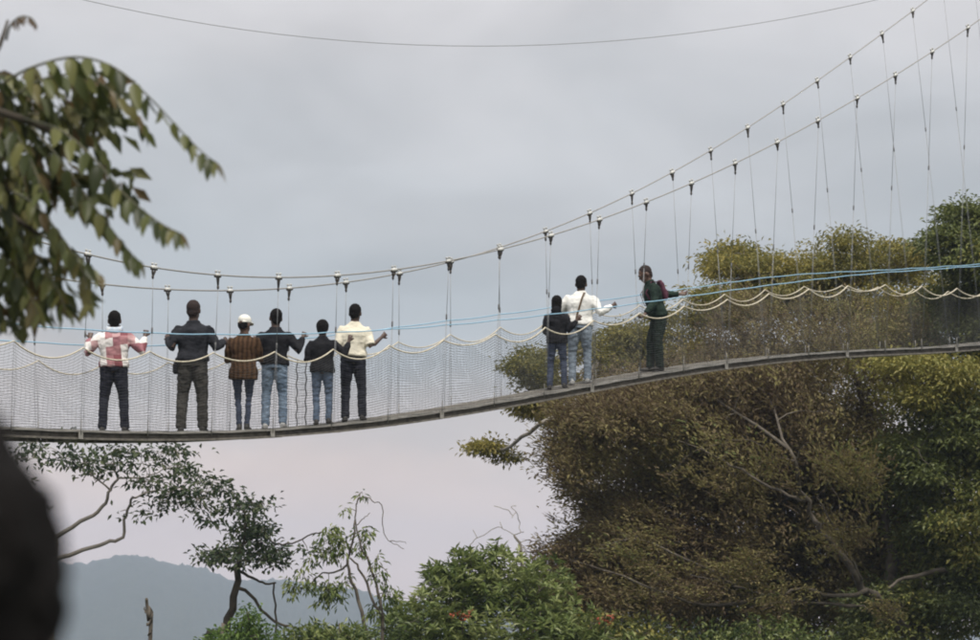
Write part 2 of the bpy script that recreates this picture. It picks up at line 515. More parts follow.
# dark lashed seam in the far net beside the third couple
for k, px in enumerate((297, 306)):
    s, _ = s_of(px, 395, -HW - 0.04)
    mb = MB()
    pts = []
    for g in np.linspace(0.0, 0.80, 22):
        bot = deck_h(s, -HW); top = rail_point(s, -1, 0.05)[2]
        pts.append(BP(s + 0.012 * math.sin(g * 34 + k), -HW - 0.045, bot + (top - bot) * g * 1.18))
    mb.tube(pts, 0.009, 5)
    if k == 0:
        s2, _ = s_of(306, 395, -HW - 0.04)
        for g in np.linspace(0.04, 0.92, 12):
            z = deck_h(s, -HW) + (rail_point(s, -1, 0.05)[2] - deck_h(s, -HW)) * g
            mb.tube([BP(s, -HW - 0.045, z), BP(s2, -HW - 0.045, z + 0.02)], 0.0026, 4)
    mb.build('net_seam', M['netdark'], bridge, origin=base)

# deck: channel-section edge rails in three-bay lengths, boards between, cross bearers below
def beam(s0, s1, side):
    n = 10
    S = np.linspace(s0 + 0.012, s1 - 0.012, n)
    prof_top = [(-0.035, 0.012), (0.030, 0.012), (0.030, -0.020), (-0.035, -0.020)]
    prof_web = [(-0.030, -0.0205), (-0.006, -0.0205), (-0.006, -0.085), (-0.030, -0.085)]
    prof_bot = [(-0.035, -0.0855), (0.024, -0.0855), (0.024, -0.112), (-0.035, -0.112)]
    def sweep(prof):
        vs = []; fs = []
        for s in S:
            for (a, b) in prof:
                vs.append(BP(s, side * (HW + a), deck_h(s, side * HW) + b))
        for i in range(n - 1):
            for k in range(4):
                k2 = (k + 1) % 4
                q = (i * 4 + k, i * 4 + k2, (i + 1) * 4 + k2, (i + 1) * 4 + k)
                fs.append(q if side < 0 else q[::-1])
        fs.append((0, 1, 2, 3)); fs.append(tuple((n - 1) * 4 + k for k in (3, 2, 1, 0)))
        m = MB(); m.add(vs, fs); return m
    a = sweep(prof_top).build('edge_rail', M['alu'], bridge, smooth=False, origin=base)
    sweep(prof_web).build('web', M['web'], a, smooth=False, origin=base)
    sweep(prof_bot).build('lower_flange', M['board'], a, smooth=False, origin=base)
    m = MB()                                            # splice bracket at the joint
    p = BP(s0, side * (HW + 0.036), deck_h(s0, side * HW) - 0.05)
    m.box(p, (0.035, 0.005, 0.055), (D, Q, ZV))
    m.build('splice_plate', M['alu'], a, smooth=False, origin=base)
k = bays[0]
while k < bays[-1] - 0.1:
    for side in (1, -1): beam(k, min(k + 3 * BAY, bays[-1]), side)
    k += 3 * BAY
s = bays[0] + 0.1
bi = 0
while s < bays[-1] - 0.1:                               # cross boards laid on the rails
    c = BP(s, 0, deck_h(s, 0) - 0.008)
    ax_q = (BP(s, HW, deck_h(s, HW)) - BP(s, -HW, deck_h(s, -HW))); ax_q /= np.linalg.norm(ax_q)
    ax_d = (BP(s + .1, 0, deck_h(s + .1, 0)) - BP(s - .1, 0, deck_h(s - .1, 0))); ax_d /= np.linalg.norm(ax_d)
    mb = MB(); mb.box(c + np.array([0, 0, rnd.uniform(-.003, .003)]), (0.068, HW - 0.04, 0.012), (ax_d, ax_q, np.cross(ax_d, ax_q)))
    mb.build('deck_board', M['board'], bridge, smooth=False, origin=base)
    s += 0.155
for s in bays:
    mb = MB()
    p0 = BP(s + 0.2, HW + 0.03, deck_h(s + .2, HW) - 0.10); p1 = BP(s + 0.2, -HW - 0.03, deck_h(s + .2, -HW) - 0.10)
    mb.tube([p0 + (p1 - p0) * 0.04, p1 + (p0 - p1) * 0.04], 0.018, 6)
    mb.build('cross_bearer', M['alu'], bridge, origin=base)
    for side in (1, -1):                                # stub posts where the net is tied
        p = BP(s, side * (HW + 0.042), deck_h(s, side * HW) - 0.05)
        mb = MB(); mb.tube([p, p + ZV * 0.20], 0.006, 5); mb.build('net_post', M['alu'], bridge, origin=base)

# overhead cable
mb = MB()
pts = []
for u in np.linspace(-500, 1500, 60):
    v = 46 - 46 * ((u - 480) / 395.0) ** 2
    pts.append(P(u, v, 55 + (u - 480) * 0.006))
mb.tube(pts, 0.0068, 5)
ov_base = pts[0]
tag(mb.build('overhead_cable', M['wire']), 'thin bare cable sagging across the sky high above the footbridge', 'cable')

# ================================================================ people
def remesh(mb, voxel, smooth=3, fac=0.5):
    me = mb.mesh('tmp', None, False)
    o = bpy.data.objects.new('tmp', me); COL.objects.link(o)
    m = o.modifiers.new('r', 'REMESH'); m.mode = 'VOXEL'; m.voxel_size = voxel
    if smooth:
        s_ = o.modifiers.new('s', 'SMOOTH'); s_.iterations = smooth; s_.factor = fac
    dg = bpy.context.evaluated_depsgraph_get()
    res = bpy.data.meshes.new_from_object(o.evaluated_get(dg))
    bpy.data.objects.remove(o); bpy.data.meshes.remove(me)
    return res

def wrinkle(me, amp, freq, seed=0, vert=1.0):
    n = len(me.vertices)
    co = np.empty(n * 3, np.float32); me.vertices.foreach_get('co', co); co = co.reshape(-1, 3)
    no = np.empty(n * 3, np.float32); me.vertices.foreach_get('normal', no); no = no.reshape(-1, 3)
    d = np.empty(n, np.float32)
    for i in range(n):
        x, y, z = co[i]
        d[i] = noise.noise((x * freq + seed, y * freq, z * freq * vert)) + 0.5 * noise.noise((x * freq * 2.3, y * freq * 2.3 + seed, z * freq * 2.3 * vert))
    co = co + no * (d * amp)[:, None]
    me.vertices.foreach_set('co', np.ascontiguousarray(co, dtype=np.float32).ravel()); me.update()

def unit(v):
    v = np.asarray(v, float); return v / max(np.linalg.norm(v), 1e-9)

def fin(me, name, mat, parent):
    me.name = name; me.shade_smooth(); me.materials.clear(); me.materials.append(mat)
    return link(name, me, parent)

def person(spec):
    H = spec['H']; b = spec.get('build', 1.0) * 1.03
    loc = spec['loc']
    root = empty('person', loc, spec['label'], 'person', spec.get('group'), spec.get('yaw', 0.0))
    lean = spec.get('lean', (0, 0))
    t = unit((lean[0], lean[1], 1.0))
    X = unit(np.array([1.0, 0, 0]) - t * t[0]); Yv = np.cross(t, X)
    hs = spec.get('hipshift', (0, 0))
    pel = np.array([hs[0], hs[1], 0.525 * H])
    waist = pel + t * 0.085 * H; chest = pel + t * 0.195 * H; neck = pel + t * 0.300 * H
    sh = {}
    sw = 0.106 * H * (0.5 + 0.5 * b)
    for sg, nm in ((-1, 'l'), (1, 'r')):
        sh[nm] = pel + t * (0.259 * H + spec.get('shrug', 0) * H) + X * sg * sw
    hy, hp = spec.get('head', (0, 0))                 # yaw (towards +x positive), pitch (down positive)
    hf = unit(X * math.sin(hy) * math.cos(hp) + Yv * math.cos(hy) * math.cos(hp) - t * math.sin(hp))
    hx = unit(np.cross(hf, t)); hu = np.cross(hx, hf)
    hc = neck + unit(t + 0.35 * (hu - t) + hf * 0.10) * (0.098 - spec.get('neckdrop', 0)) * H
    K = H * spec.get('headscale', 1.13)
    hr = (0.0435 * K, 0.056 * K, 0.063 * K)
    # legs
    legs = {}
    for sg, nm in ((-1, 'l'), (1, 'r')):
        fx, fy, fz = spec['feet'][0 if sg < 0 else 1]
        hip = pel + np.array([sg * 0.052 * H, 0, -0.02 * H])
        ank = np.array([fx, fy, 0.05 * H + fz])
        kn = (hip + ank) / 2 + np.array([sg * 0.006 * H, spec.get('knee', (0.02, 0.02))[0 if sg < 0 else 1] * H, 0.012 * H])
        legs[nm] = (hip, kn, ank)
    # arms by two-bone reach
    arms = {}
    for nm, sg in (('l', -1), ('r', 1)):
        tgt = np.array(spec['hands'][nm]); S = sh[nm]
        a, c = 0.172 * H, 0.152 * H
        dv = tgt - S; d = np.linalg.norm(dv); d2 = min(d, (a + c) * 0.995); dn = dv / d
        W = S + dn * d2
        x = (a * a - c * c + d2 * d2) / (2 * d2); h = math.sqrt(max(a * a - x * x, 0))
        hint = np.array(spec['elbows'][nm]); hint = unit(hint - dn * (hint @ dn))
        arms[nm] = (S, S + dn * x + hint * h, W)
    skin = spec['skin']
    # ---- body
    mb = MB()
    mb.tube([pel - t * .04 * H, pel, waist, chest, neck - t * 0.03 * H, neck + t * .0 * H],
            [(.06 * H * b, .045 * H * b), (.078 * H * b, .055 * H * b), (.066 * H * b, .047 * H * b), (.083 * H * b, .055 * H * b), (.07 * H * b, .04 * H), (.035 * H, .033 * H)], 14, X)
    mb.tube([neck - t * .03 * H, hc - hu * .03 * H], [.038 * H, .036 * H], 12)
    mb.ell(hc + hu * .012 * K - hf * .006 * K, (hr[0], hr[1], hr[2] * 0.82), (hx, hf, hu), 16, 12)      # skull
    mb.ell(hc - hu * .014 * K - hf * .016 * K, (.0385 * K, .038 * K, .044 * K), (hx, hf, hu), 14, 10)      # back of the head
    mb.ell(hc - hu * .026 * K + hf * .012 * K, (.033 * K, .040 * K, .037 * K), (hx, hf, hu), 14, 10)      # jaw
    mb.ell(hc - hu * .048 * K + hf * .040 * K, (.014 * K, .011 * K, .011 * K), (hx, hf, hu), 10, 8)       # chin
    mb.tube([hc + hu * .006 * K + hf * .050 * K, hc - hu * .018 * K + hf * .062 * K], [.006 * K, .0095 * K], 8)  # nose
    mb.ell(hc - hu * .034 * K + hf * .049 * K, (.016 * K, .008 * K, .007 * K), (hx, hf, hu), 10, 8)       # lips
    mb.tube([hc + hu * .012 * K + hf * .050 * K - hx * .028 * K, hc + hu * .015 * K + hf * .052 * K, hc + hu * .012 * K + hf * .050 * K + hx * .028 * K], .006 * K, 8)
    for sg in (-1, 1):
        mb.ell(hc + hx * sg * .0445 * K - hf * .006 * K - hu * .006 * K, (.006 * K, .012 * K, .019 * K), (hx, hf, hu), 8, 8)   # ears
    for nm, sg in (('l', -1), ('r', 1)):
        hip, kn, ank = legs[nm]
        mb.tube([hip + t * .02 * H, hip, kn, kn - (kn - ank) * .3, ank], [.034 * H, .036 * H, .022 * H, .022 * H, .017 * H], 10)
        mb.tube([ank + np.array([0, -.015 * H, -.022 * H]), ank + np.array([sg * .008 * H, .07 * H, -.034 * H])], [.018 * H, .012 * H], 8)
        S, E, W = arms[nm]
        mb.tube([S, S + (E - S) * .4, E, E + (W - E) * .3, W], [.026 * H * b, .025 * H * b, .020 * H, .0205 * H, .0145 * H], 10)
        # hand: palm, four curled fingers of unequal length, thumb from the side of the palm
        fd = unit(W - E)
        wid = unit(np.cross(fd, np.array(spec.get('palm', {}).get(nm, (0, 1, 0.2)))))
        pn = np.cross(wid, fd)                                # palm faces pn
        if pn[1] < 0 and nm not in spec.get('palm', {}): pn = -pn
        pe = W + fd * .050 * H
        mb.tube([W - fd * .01 * H, W + fd * .02 * H, pe], [(.0145 * H, .012 * H), (.020 * H, .011 * H), (.0235 * H, .0095 * H)], 10, wid)
        curl = spec.get('curl', 0.75)
        for q, (o_, l_) in enumerate(((-.0185, .85), (-.006, 1.0), (.0065, .95), (.0185, .75))):
            p = pe + wid * o_ * H - fd * .004 * H; dd = fd; pts = [p]
            for g_ in range(3):
                dd = unit(dd * math.cos(curl) + pn * math.sin(curl)); p = p + dd * (.022, .015, .011)[g_] * H * l_; pts.append(p)
            mb.tube(pts, [.0058 * H, .0054 * H, .005 * H, .0042 * H], 7)
        ts = -sg if nm in ('l',) else -sg
        tb = W + fd * .016 * H + wid * ts * .017 * H
        t1 = tb + unit(fd * .7 + wid * ts * .8 + pn * .4) * .024 * H
        t2 = t1 + unit(fd * .9 + wid * ts * .1 + pn * .5) * .02 * H
        mb.tube([tb - fd * .006 * H, t1, t2], [.0085 * H, .0068 * H, .0052 * H], 7)
    body = fin(remesh(mb, 0.0085, 2), 'body', skin, root)
    for sg in (-1, 1):
        e = MB(); e.ell(hc + hu * .003 * K + hf * .0475 * K + hx * sg * .0175 * K, (.0075 * K, .006 * K, .0045 * K), (hx, hf, hu), 10, 8)
        e.build('eye', M['eye'], root)
    # ---- trousers
    tr = spec['trousers']; lw = tr.get('w', 1.0) * 0.90
    mb = MB()
    mb.tube([pel - t * .03 * H, pel + t * .01 * H, pel + t * .05 * H], [(.098 * H * b, .068 * H * b), (.096 * H * b, .069 * H * b), (.088 * H * b, .062 * H * b)], 16, X)
    for nm, sg in (('l', -1), ('r', 1)):
        hip, kn, ank = legs[nm]
        mb.tube([hip + t * .02 * H, hip - t * .05 * H, kn, kn + (ank - kn) * .5, ank + np.array([0, .004 * H, -.018 * H])],
                [.051 * H * b, .052 * H * b * (0.5 + .5 * lw), .042 * H * lw, .039 * H * lw, .037 * H * lw], 12)
    me = remesh(mb, 0.012, 4); wrinkle(me, 0.010, 13, spec['seed'], 1.9)
    fin(me, 'trousers', tr['mat'], root)
    # ---- shoes
    for nm, sg in (('l', -1), ('r', 1)):
        ank = legs[nm][2]
        z0 = ank[2] - .05 * H
        mb = MB()
        tw = np.array([sg * .15, 1, 0]); tw = unit(tw)
        o_ = np.array([ank[0], ank[1], z0])
        mb.tube([o_ - tw * .035 * H + ZV * .020 * H, o_ + tw * .02 * H + ZV * .022 * H, o_ + tw * .075 * H + ZV * .016 * H, o_ + tw * .102 * H + ZV * .013 * H],
                [(.021 * H, .020 * H), (.026 * H, .0215 * H), (.029 * H, .0155 * H), (.018 * H, .0105 * H)], 10, np.cross(tw, ZV))
        mb.tube([o_ + ZV * .02 * H - tw * .008 * H, o_ + ZV * .055 * H - tw * .004 * H], [.024 * H, .025 * H], 10)
        fin(remesh(mb, 0.010, 2), 'shoe', spec['shoe'], root)
    # ---- top
    tp = spec['top']; hem = tp.get('hem', 0.0); fl = tp.get('flare', 1.0)
    mb = MB()
    mb.tube([pel + t * hem * H, pel + t * (hem * .5 + .03) * H, waist, waist + t * .05 * H, chest, chest + t * .045 * H, chest + t * .078 * H, neck - t * .004 * H, neck + t * .022 * H],
            [(.107 * H * b * fl, .078 * H * b * fl), (.106 * H * b * fl, .078 * H * b * fl), (.092 * H * b, .069 * H * b), (.099 * H * b, .071 * H * b),
             (.112 * H * b, .076 * H * b), (.112 * H * b, .069 * H * b), (.090 * H * b, .054 * H), (.060 * H, .046 * H), (.044 * H, .042 * H)], 18, X)
    for nm, sg in (('l', -1), ('r', 1)):
        S, E, W = arms[nm]
        sl = tp.get('sleeve', 1.0)
        pts = [S - X * sg * .045 * H - t * .012 * H, S - t * .004 * H, S + (E - S) * .22, S + (E - S) * .6]
        rs = [.026 * H * b, .0305 * H * b, .0345 * H * b, .0345 * H * b]
        if sl < 0.6:
            pts.append(S + (E - S) * .88); rs.append(.037 * H * b)
        else:
            pts += [E, E + (W - E) * (0.55 * sl), E + (W - E) * (0.93 * sl)]; rs += [.033 * H * b, .031 * H * b, .026 * H]
        mb.tube(pts, rs, 12)
    if tp.get('hood'):
        mb.ell(neck - Yv * .045 * H + t * .012 * H, (.06 * H, .035 * H, .05 * H), (X, Yv, t))
    me = remesh(mb, 0.0115, 12); wrinkle(me, tp.get('wr', 0.011), 11, spec['seed'] + 3.3, 1.3)
    top = fin(me, tp.get('name', 'shirt'), tp['mat'], root)
    if tp.get('collar'):
        mb = MB()
        n = 14; pts = []
        for q in range(n + 1):
            a = -2.6 + 5.2 * q / n
            pts.append(neck + t * .010 * H + X * math.sin(a) * .060 * H - Yv * math.cos(a) * .050 * H - t * (.014 * H * math.cos(a)))
        mb.tube(pts, [(.026 * H, .009 * H)] * (n + 1), 8, t)
        mb.build('collar', tp['collar'], top)
    # ---- hair / headwear
    hk = spec.get('hair', 'short'); hm = spec.get('hairmat')
    if hk != 'bald':
        mb = MB()
        if hk == 'short':
            mb.ell(hc + hu * .019 * K - hf * .013 * K, (.0465 * K, .054 * K, .053 * K), (hx, hf, hu), 16, 12)
            mb.ell(hc - hu * .008 * K - hf * .026 * K, (.040 * K, .032 * K, .046 * K), (hx, hf, hu), 14, 10)
        elif hk == 'afro':
            mb.ell(hc + hu * .016 * K - hf * .014 * K, (.054 * K, .058 * K, .060 * K), (hx, hf, hu), 16, 12)
            mb.ell(hc - hu * .016 * K - hf * .028 * K, (.047 * K, .036 * K, .045 * K), (hx, hf, hu), 14, 10)
        elif hk == 'long':
            mb.ell(hc + hu * .016 * K - hf * .012 * K, (.052 * K, .058 * K, .058 * K), (hx, hf, hu), 16, 12)
            mb.tube([hc - hf * .03 * K, hc - hu * .05 * K - hf * .035 * K, hc - hu * .085 * K - hf * .04 * K], [(.05 * K, .036 * K), (.05 * K, .03 * K), (.03 * K, .02 * K)], 12, hx)
        elif hk == 'cap':
            mb.ell(hc - hu * .004 * K - hf * .026 * K, (.043 * K, .034 * K, .046 * K), (hx, hf, hu), 14, 10)
            mb.tube([hc - hf * .05 * K + hx * .012 * K, hc - hu * .04 * K - hf * .06 * K + hx * .018 * K], [.02 * K, .012 * K], 8)
        elif hk == 'capforward':
            mb.ell(hc + hu * .004 * K - hf * .022 * K, (.043 * K, .034 * K, .036 * K), (hx, hf, hu), 14, 10)
        me = remesh(mb, 0.008, 4); wrinkle(me, *spec.get('hairwr', (0.005, 55)), spec['seed'])
        fin(me, 'hair', hm, root)
        if hk in ('cap', 'capforward'):
            mb = MB()
            mb.ell(hc + hu * .032 * K - hf * .004 * K, (.050 * K, .060 * K, .046 * K), (hx, hf, hu), 16, 12)
            mb.tube([hc + hu * .012 * K - hf * .058 * K, hc + hu * .018 * K + hf * .0 * K, hc + hu * .020 * K + hf * .055 * K], [(.034 * K, .008 * K), (.053 * K, .009 * K), (.036 * K, .008 * K)], 14, hx)
            mb.tube([hc + hu * .022 * K + hf * .045 * K, hc + hu * .014 * K + hf * .072 * K, hc + hu * .006 * K + hf * .086 * K], [(.044 * K, .005 * K), (.040 * K, .005 * K), (.022 * K, .004 * K)], 14, hx)
            me = remesh(mb, 0.007, 2)
            fin(me, 'cap', spec['capmat'], root)
    return dict(root=root, pel=pel, neck=neck, chest=chest, waist=waist, t=t, X=X, Y=Yv, sh=sh, arms=arms, hc=hc, H=H, b=b)

def cloth(name, c0, c1, scale=9, bump=0.35):
    return mat_noise(name, c0, c1, 0.9, scale, 5, bump, 90, spec=0.15)

M['eye'] = mat_noise('eye_dark', (0.02, 0.015, 0.012), (0.30, 0.28, 0.26), 0.2, 300)
M['skin'] = mat_noise('skin_deep_brown', (0.055, 0.030, 0.021), (0.090, 0.052, 0.037), 0.5, 18, bump=0.1)
M['skin2'] = mat_noise('skin_brown', (0.095, 0.052, 0.036), (0.145, 0.083, 0.058), 0.5, 18, bump=0.1)
M['hair'] = mat_noise('hair_black', (0.006, 0.005, 0.005), (0.016, 0.014, 0.013), 0.9, 90, bump=0.8, bump_scale=180, spec=0.15)
M['black'] = cloth('black_cloth', (0.010, 0.010, 0.012), (0.022, 0.022, 0.025))
M['charcoal'] = cloth('charcoal_cloth', (0.016, 0.017, 0.021), (0.033, 0.034, 0.040))
M['navy'] = cloth('navy_trousers', (0.014, 0.015, 0.024), (0.030, 0.031, 0.043))
M['greyt'] = cloth('grey_trousers', (0.040, 0.037, 0.033), (0.070, 0.065, 0.058))
M['jean'] = cloth('blue_jeans', (0.11, 0.16, 0.23), (0.24, 0.31, 0.40), 7)
M['jeandark'] = cloth('dark_jeans', (0.035, 0.045, 0.075), (0.075, 0.09, 0.135), 7)
M['jeanmid'] = cloth('mid_jeans', (0.075, 0.105, 0.16), (0.15, 0.20, 0.28), 7)
M['jeanpale'] = cloth('pale_jeans', (0.15, 0.19, 0.24), (0.27, 0.32, 0.38), 7)
M['cream'] = cloth('cream_shirt', (0.70, 0.65, 0.52), (0.80, 0.75, 0.62), 5)
M['white'] = cloth('white_shirt', (0.74, 0.73, 0.69), (0.83, 0.82, 0.78), 5)
M['capwhite'] = cloth('white_cap', (0.74, 0.72, 0.64), (0.84, 0.82, 0.75), 8)
M['dkgreen'] = cloth('dark_green_cloth', (0.012, 0.022, 0.017), (0.026, 0.042, 0.032))
M['dkgreen2'] = cloth('dark_green_trousers', (0.010, 0.017, 0.013), (0.020, 0.031, 0.024))
M['maroon'] = cloth('maroon_canvas', (0.075, 0.028, 0.042), (0.125, 0.048, 0.07))
M['cropped'] = mat_noise('hair_cropped', (0.022, 0.016, 0.015), (0.048, 0.034, 0.031), 0.9, 120, spec=0.2)
M['capmaroon'] = cloth('dull_maroon_cap', (0.055, 0.03, 0.035), (0.10, 0.055, 0.06))
M['shoe'] = mat_noise('dark_shoe', (0.02, 0.018, 0.016), (0.05, 0.045, 0.04), 0.6, 30)
M['shoepale'] = mat_noise('pale_shoe', (0.35, 0.35, 0.34), (0.55, 0.55, 0.53), 0.6, 30)
M['strap'] = cloth('brown_strap', (0.10, 0.07, 0.04), (0.16, 0.11, 0.07))
M['collarblue'] = cloth('white_blue_collar', (0.45, 0.55, 0.68), (0.82, 0.83, 0.84), 22)

def plaid():
    """patchwork of pink, white and wine cloth in uneven cells"""
    m, nt, bs = nodes_of('pink_patchwork')
    tc = nt.nodes.new('ShaderNodeTexCoord'); mp = nt.nodes.new('ShaderNodeMapping')
    mp.inputs['Rotation'].default_value = (0, 0.12, 0); mp.inputs['Scale'].default_value = (10.5, 0.01, 8.5); mp.inputs['Location'].default_value = (0.62, 0.2, 0.35)
    nt.links.new(tc.outputs['Object'], mp.inputs[0])
    nz = nt.nodes.new('ShaderNodeTexNoise'); nz.inputs['Scale'].default_value = 5; nt.links.new(tc.outputs['Object'], nz.inputs['Vector'])
    ad = nt.nodes.new('ShaderNodeVectorMath'); ad.operation = 'MULTIPLY_ADD'; ad.inputs[1].default_value = (.5, 0, .5)
    nt.links.new(nz.outputs['Color'], ad.inputs[0]); nt.links.new(mp.outputs[0], ad.inputs[2])
    fl_ = nt.nodes.new('ShaderNodeVectorMath'); fl_.operation = 'FLOOR'; nt.links.new(ad.outputs[0], fl_.inputs[0])
    wh = nt.nodes.new('ShaderNodeTexWhiteNoise'); nt.links.new(fl_.outputs[0], wh.inputs['Vector'])
    rp = nt.nodes.new('ShaderNodeValToRGB'); rp.color_ramp.interpolation = 'CONSTANT'
    e = rp.color_ramp.elements; e[0].position = 0; e[0].color = (0.40, 0.20, 0.21, 1); e[1].position = .25; e[1].color = (0.80, 0.76, 0.73, 1)
    for p_, c_ in ((.5, (0.24, 0.085, 0.095)), (.65, (0.52, 0.33, 0.33)), (.85, (0.33, 0.15, 0.17))):
        q = e.new(p_); q.color = (*c_, 1)
    nt.links.new(wh.outputs['Value'], rp.inputs[0]); nt.links.new(rp.outputs[0], bs.inputs['Base Color'])
    bs.inputs['Roughness'].default_value = 0.9; bs.inputs['Specular IOR Level'].default_value = 0.15
    return m
M['plaid'] = plaid()

def striped():
    m, nt, bs = nodes_of('brown_striped_knit')
    tc = nt.nodes.new('ShaderNodeTexCoord'); wv = nt.nodes.new('ShaderNodeTexWave')
    wv.wave_type = 'BANDS'; wv.bands_direction = 'X'; wv.inputs['Scale'].default_value = 5.2; wv.inputs['Distortion'].default_value = 3.5; wv.inputs['Detail'].default_value = 2
    nt.links.new(tc.outputs['Object'], wv.inputs['Vector'])
    rp = nt.nodes.new('ShaderNodeValToRGB')
    rp.color_ramp.elements[0].color = (0.042, 0.024, 0.014, 1); rp.color_ramp.elements[1].color = (0.092, 0.052, 0.029, 1)
    nt.links.new(wv.outputs['Fac'], rp.inputs[0]); nt.links.new(rp.outputs[0], bs.inputs['Base Color'])
    bs.inputs['Roughness'].default_value = 0.95; bs.inputs['Specular IOR Level'].default_value = 0.1
    return m
M['striped'] = striped()

def on_deck(u, v, off):
    """stand someone on the deck boards where the photo shows the feet"""
    s, _ = s_of(u, v, off)
    h = deck_h(s, off) + 0.012
    return BP(s, off, h), s

def place(u, off): 
    for v in (420,): pass
    s, _ = s_of(u, 410, off)
    p = BP(s, off, deck_h(s, off))
    # one refinement with the true height
    rel = p - CAM; d = rel @ FW; v = 320 - FPX * (rel @ UP) / d
    s, _ = s_of(u, v, off)
    return BP(s, off, deck_h(s, off) + 0.006)

def loc_of(root_loc, yaw, u, v, fwd=0.0):
    """photo px -> local coordinates of somebody, at that person's depth (+fwd metres further)"""
    d = (np.asarray(root_loc) - CAM) @ FW
    p = P(u, v, d + fwd) - np.asarray(root_loc)
    c, s_ = math.cos(-yaw), math.sin(-yaw)
    return (c * p[0] - s_ * p[1], s_ * p[0] + c * p[1], p[2])

GRP = 'visitors standing on the footbridge'
def visitor(u, off, H, yaw, hands, **kw):
    loc = place(u, off)
    hd = {}
    for k, (hu_, hv_, fw_) in hands.items():
        hd[k] = loc_of(loc, yaw, hu_, hv_, fw_)
    # feet follow the sloping deck
    feet = []
    for fx, fy in kw.pop('feet', ((-0.13, 0.0), (0.13, 0.02))):
        c, s_ = math.cos(yaw), math.sin(yaw)
        w = np.array([c * fx - s_ * fy, s_ * fx + c * fy, 0.0])
        rel = np.asarray(loc) + w - A0
        feet.append((fx, fy, deck_h(rel @ D, rel @ Q) + 0.006 - loc[2]))
    return person(dict(H=H, loc=loc, yaw=yaw, hands=hd, feet=feet, group=GRP, **kw)), loc

DOWN = {'l': (-0.5, -0.3, -1), 'r': (0.5, -0.3, -1)}
p1, l1 = visitor(113, 0.0, 1.61, 0.05, {'l': (90, 338, 0.22), 'r': (145, 336, 0.22)}, elbows={'l': (-0.5, -0.2, -1), 'r': (0.6, -0.2, -1)}, seed=1, build=1.14, neckdrop=.016,
    skin=M['skin'], hairmat=M['hair'], hair='short', trousers=dict(mat=M['navy'], w=1.1), shoe=M['shoe'], feet=((-0.14, 0), (0.15, 0)),
    top=dict(mat=M['plaid'], hem=0.0, sleeve=1.0, collar=M['collarblue']), label='person in pink and white patched shirt with both hands raised to the ropes')
p2, l2 = visitor(192, 0.0, 1.765, 0.0, {'l': (168, 338, 0.20), 'r': (224, 341, 0.25)}, elbows={'l': (-0.35, -0.4, -1), 'r': (0.35, -0.5, -1)}, head=(0.25, 0.1), seed=2, build=1.15,
    skin=M['skin'], hair='short', hairmat=M['cropped'], trousers=dict(mat=M['greyt'], w=1.2), shoe=M['shoe'], feet=((-0.15, 0), (0.14, 0)),
    top=dict(mat=M['charcoal'], hem=0.01, sleeve=1.0, flare=1.03), label='tall close-cropped person in charcoal top and dark grey trousers gripping the ropes')
p3, l3 = visitor(243, 0.02, 1.56, 0.0, {'l': (237, 350, 0.30), 'r': (252, 349, 0.30)}, elbows={'l': (-0.35, -0.2, -1), 'r': (0.45, -0.2, -1)}, seed=3, build=1.1,
    skin=M['skin2'], hairmat=M['hair'], hair='cap', capmat=M['capwhite'], head=(0.5, 0.1), trousers=dict(mat=M['jeandark'], w=0.75), shoe=M['shoe'], feet=((-0.05, 0), (0.05, 0.0)),
    top=dict(mat=M['striped'], hem=-0.085, sleeve=1.0, flare=1.08, name='jacket'), label='person in white cap and long brown striped jacket')
p4, l4 = visitor(274, 0.0, 1.65, 0.0, {'l': (255, 340, 0.22), 'r': (303, 337, 0.18)}, head=(-0.3, 0.05), elbows={'l': (-0.5, -0.2, -0.8), 'r': (0.5, -0.4, -0.9)}, seed=4, build=1.08, lean=(0.02, 0.05),
    skin=M['skin'], hairmat=M['hair'], hair='short', trousers=dict(mat=M['jean'], w=1.05), shoe=M['shoepale'], feet=((-0.12, 0), (0.12, 0)),
    top=dict(mat=M['black'], hem=0.0, sleeve=1.0, flare=1.05, name='jacket'), label='person in black jacket and light blue jeans with one arm reaching sideways')
p5, l5 = visitor(322, -0.05, 1.46, -0.05, {'l': (315, 356, 0.26), 'r': (349, 341, 0.10)}, elbows={'l': (-0.3, -0.3, -1), 'r': (0.5, -0.2, -1)}, seed=5, build=1.08,
    skin=M['skin'], hairmat=M['hair'], hair='afro', head=(0.1, 0.05), trousers=dict(mat=M['jeanmid'], w=0.95), shoe=M['shoe'], feet=((-0.08, 0), (0.09, 0)),
    top=dict(mat=M['black'], hem=-0.03, sleeve=1.0, flare=1.06, name='jacket'), label='short person in black jacket and blue jeans with one hand raised to shoulder height')
p6, l6 = visitor(353, -0.02, 1.66, 0.0, {'l': (345, 350, 0.30), 'r': (382, 337, 0.16)}, elbows={'l': (-0.25, -0.3, -1), 'r': (0.5, -0.3, -1)}, head=(0.2, 0.08), lean=(0.03, 0.04), seed=6, build=1.08,
    skin=M['skin'], hairmat=M['hair'], hair='short', trousers=dict(mat=M['navy'], w=1.1), shoe=M['shoe'], feet=((-0.11, 0), (0.13, 0)),
    top=dict(mat=M['cream'], hem=0.02, sleeve=0.5, flare=1.02), label='person in cream short-sleeved shirt and black trousers with bare forearm held out')
p7, l7 = visitor(557, 0.05, 1.42, -0.1, {'l': (553, 336, 0.28), 'r': (577, 320, 0.05)}, elbows={'l': (-0.25, -0.2, -1), 'r': (0.4, -0.2, -1)}, seed=7, build=1.06,
    skin=M['skin'], hairmat=M['hair'], hair='long', trousers=dict(mat=M['jeandark'], w=1.0), shoe=M['shoe'], feet=((-0.11, 0), (0.11, 0)),
    top=dict(mat=M['black'], hem=-0.04, sleeve=1.0, flare=1.04, hood=True, name='jacket'), label='short person in black hooded jacket and dark jeans beside the white-shirted person')
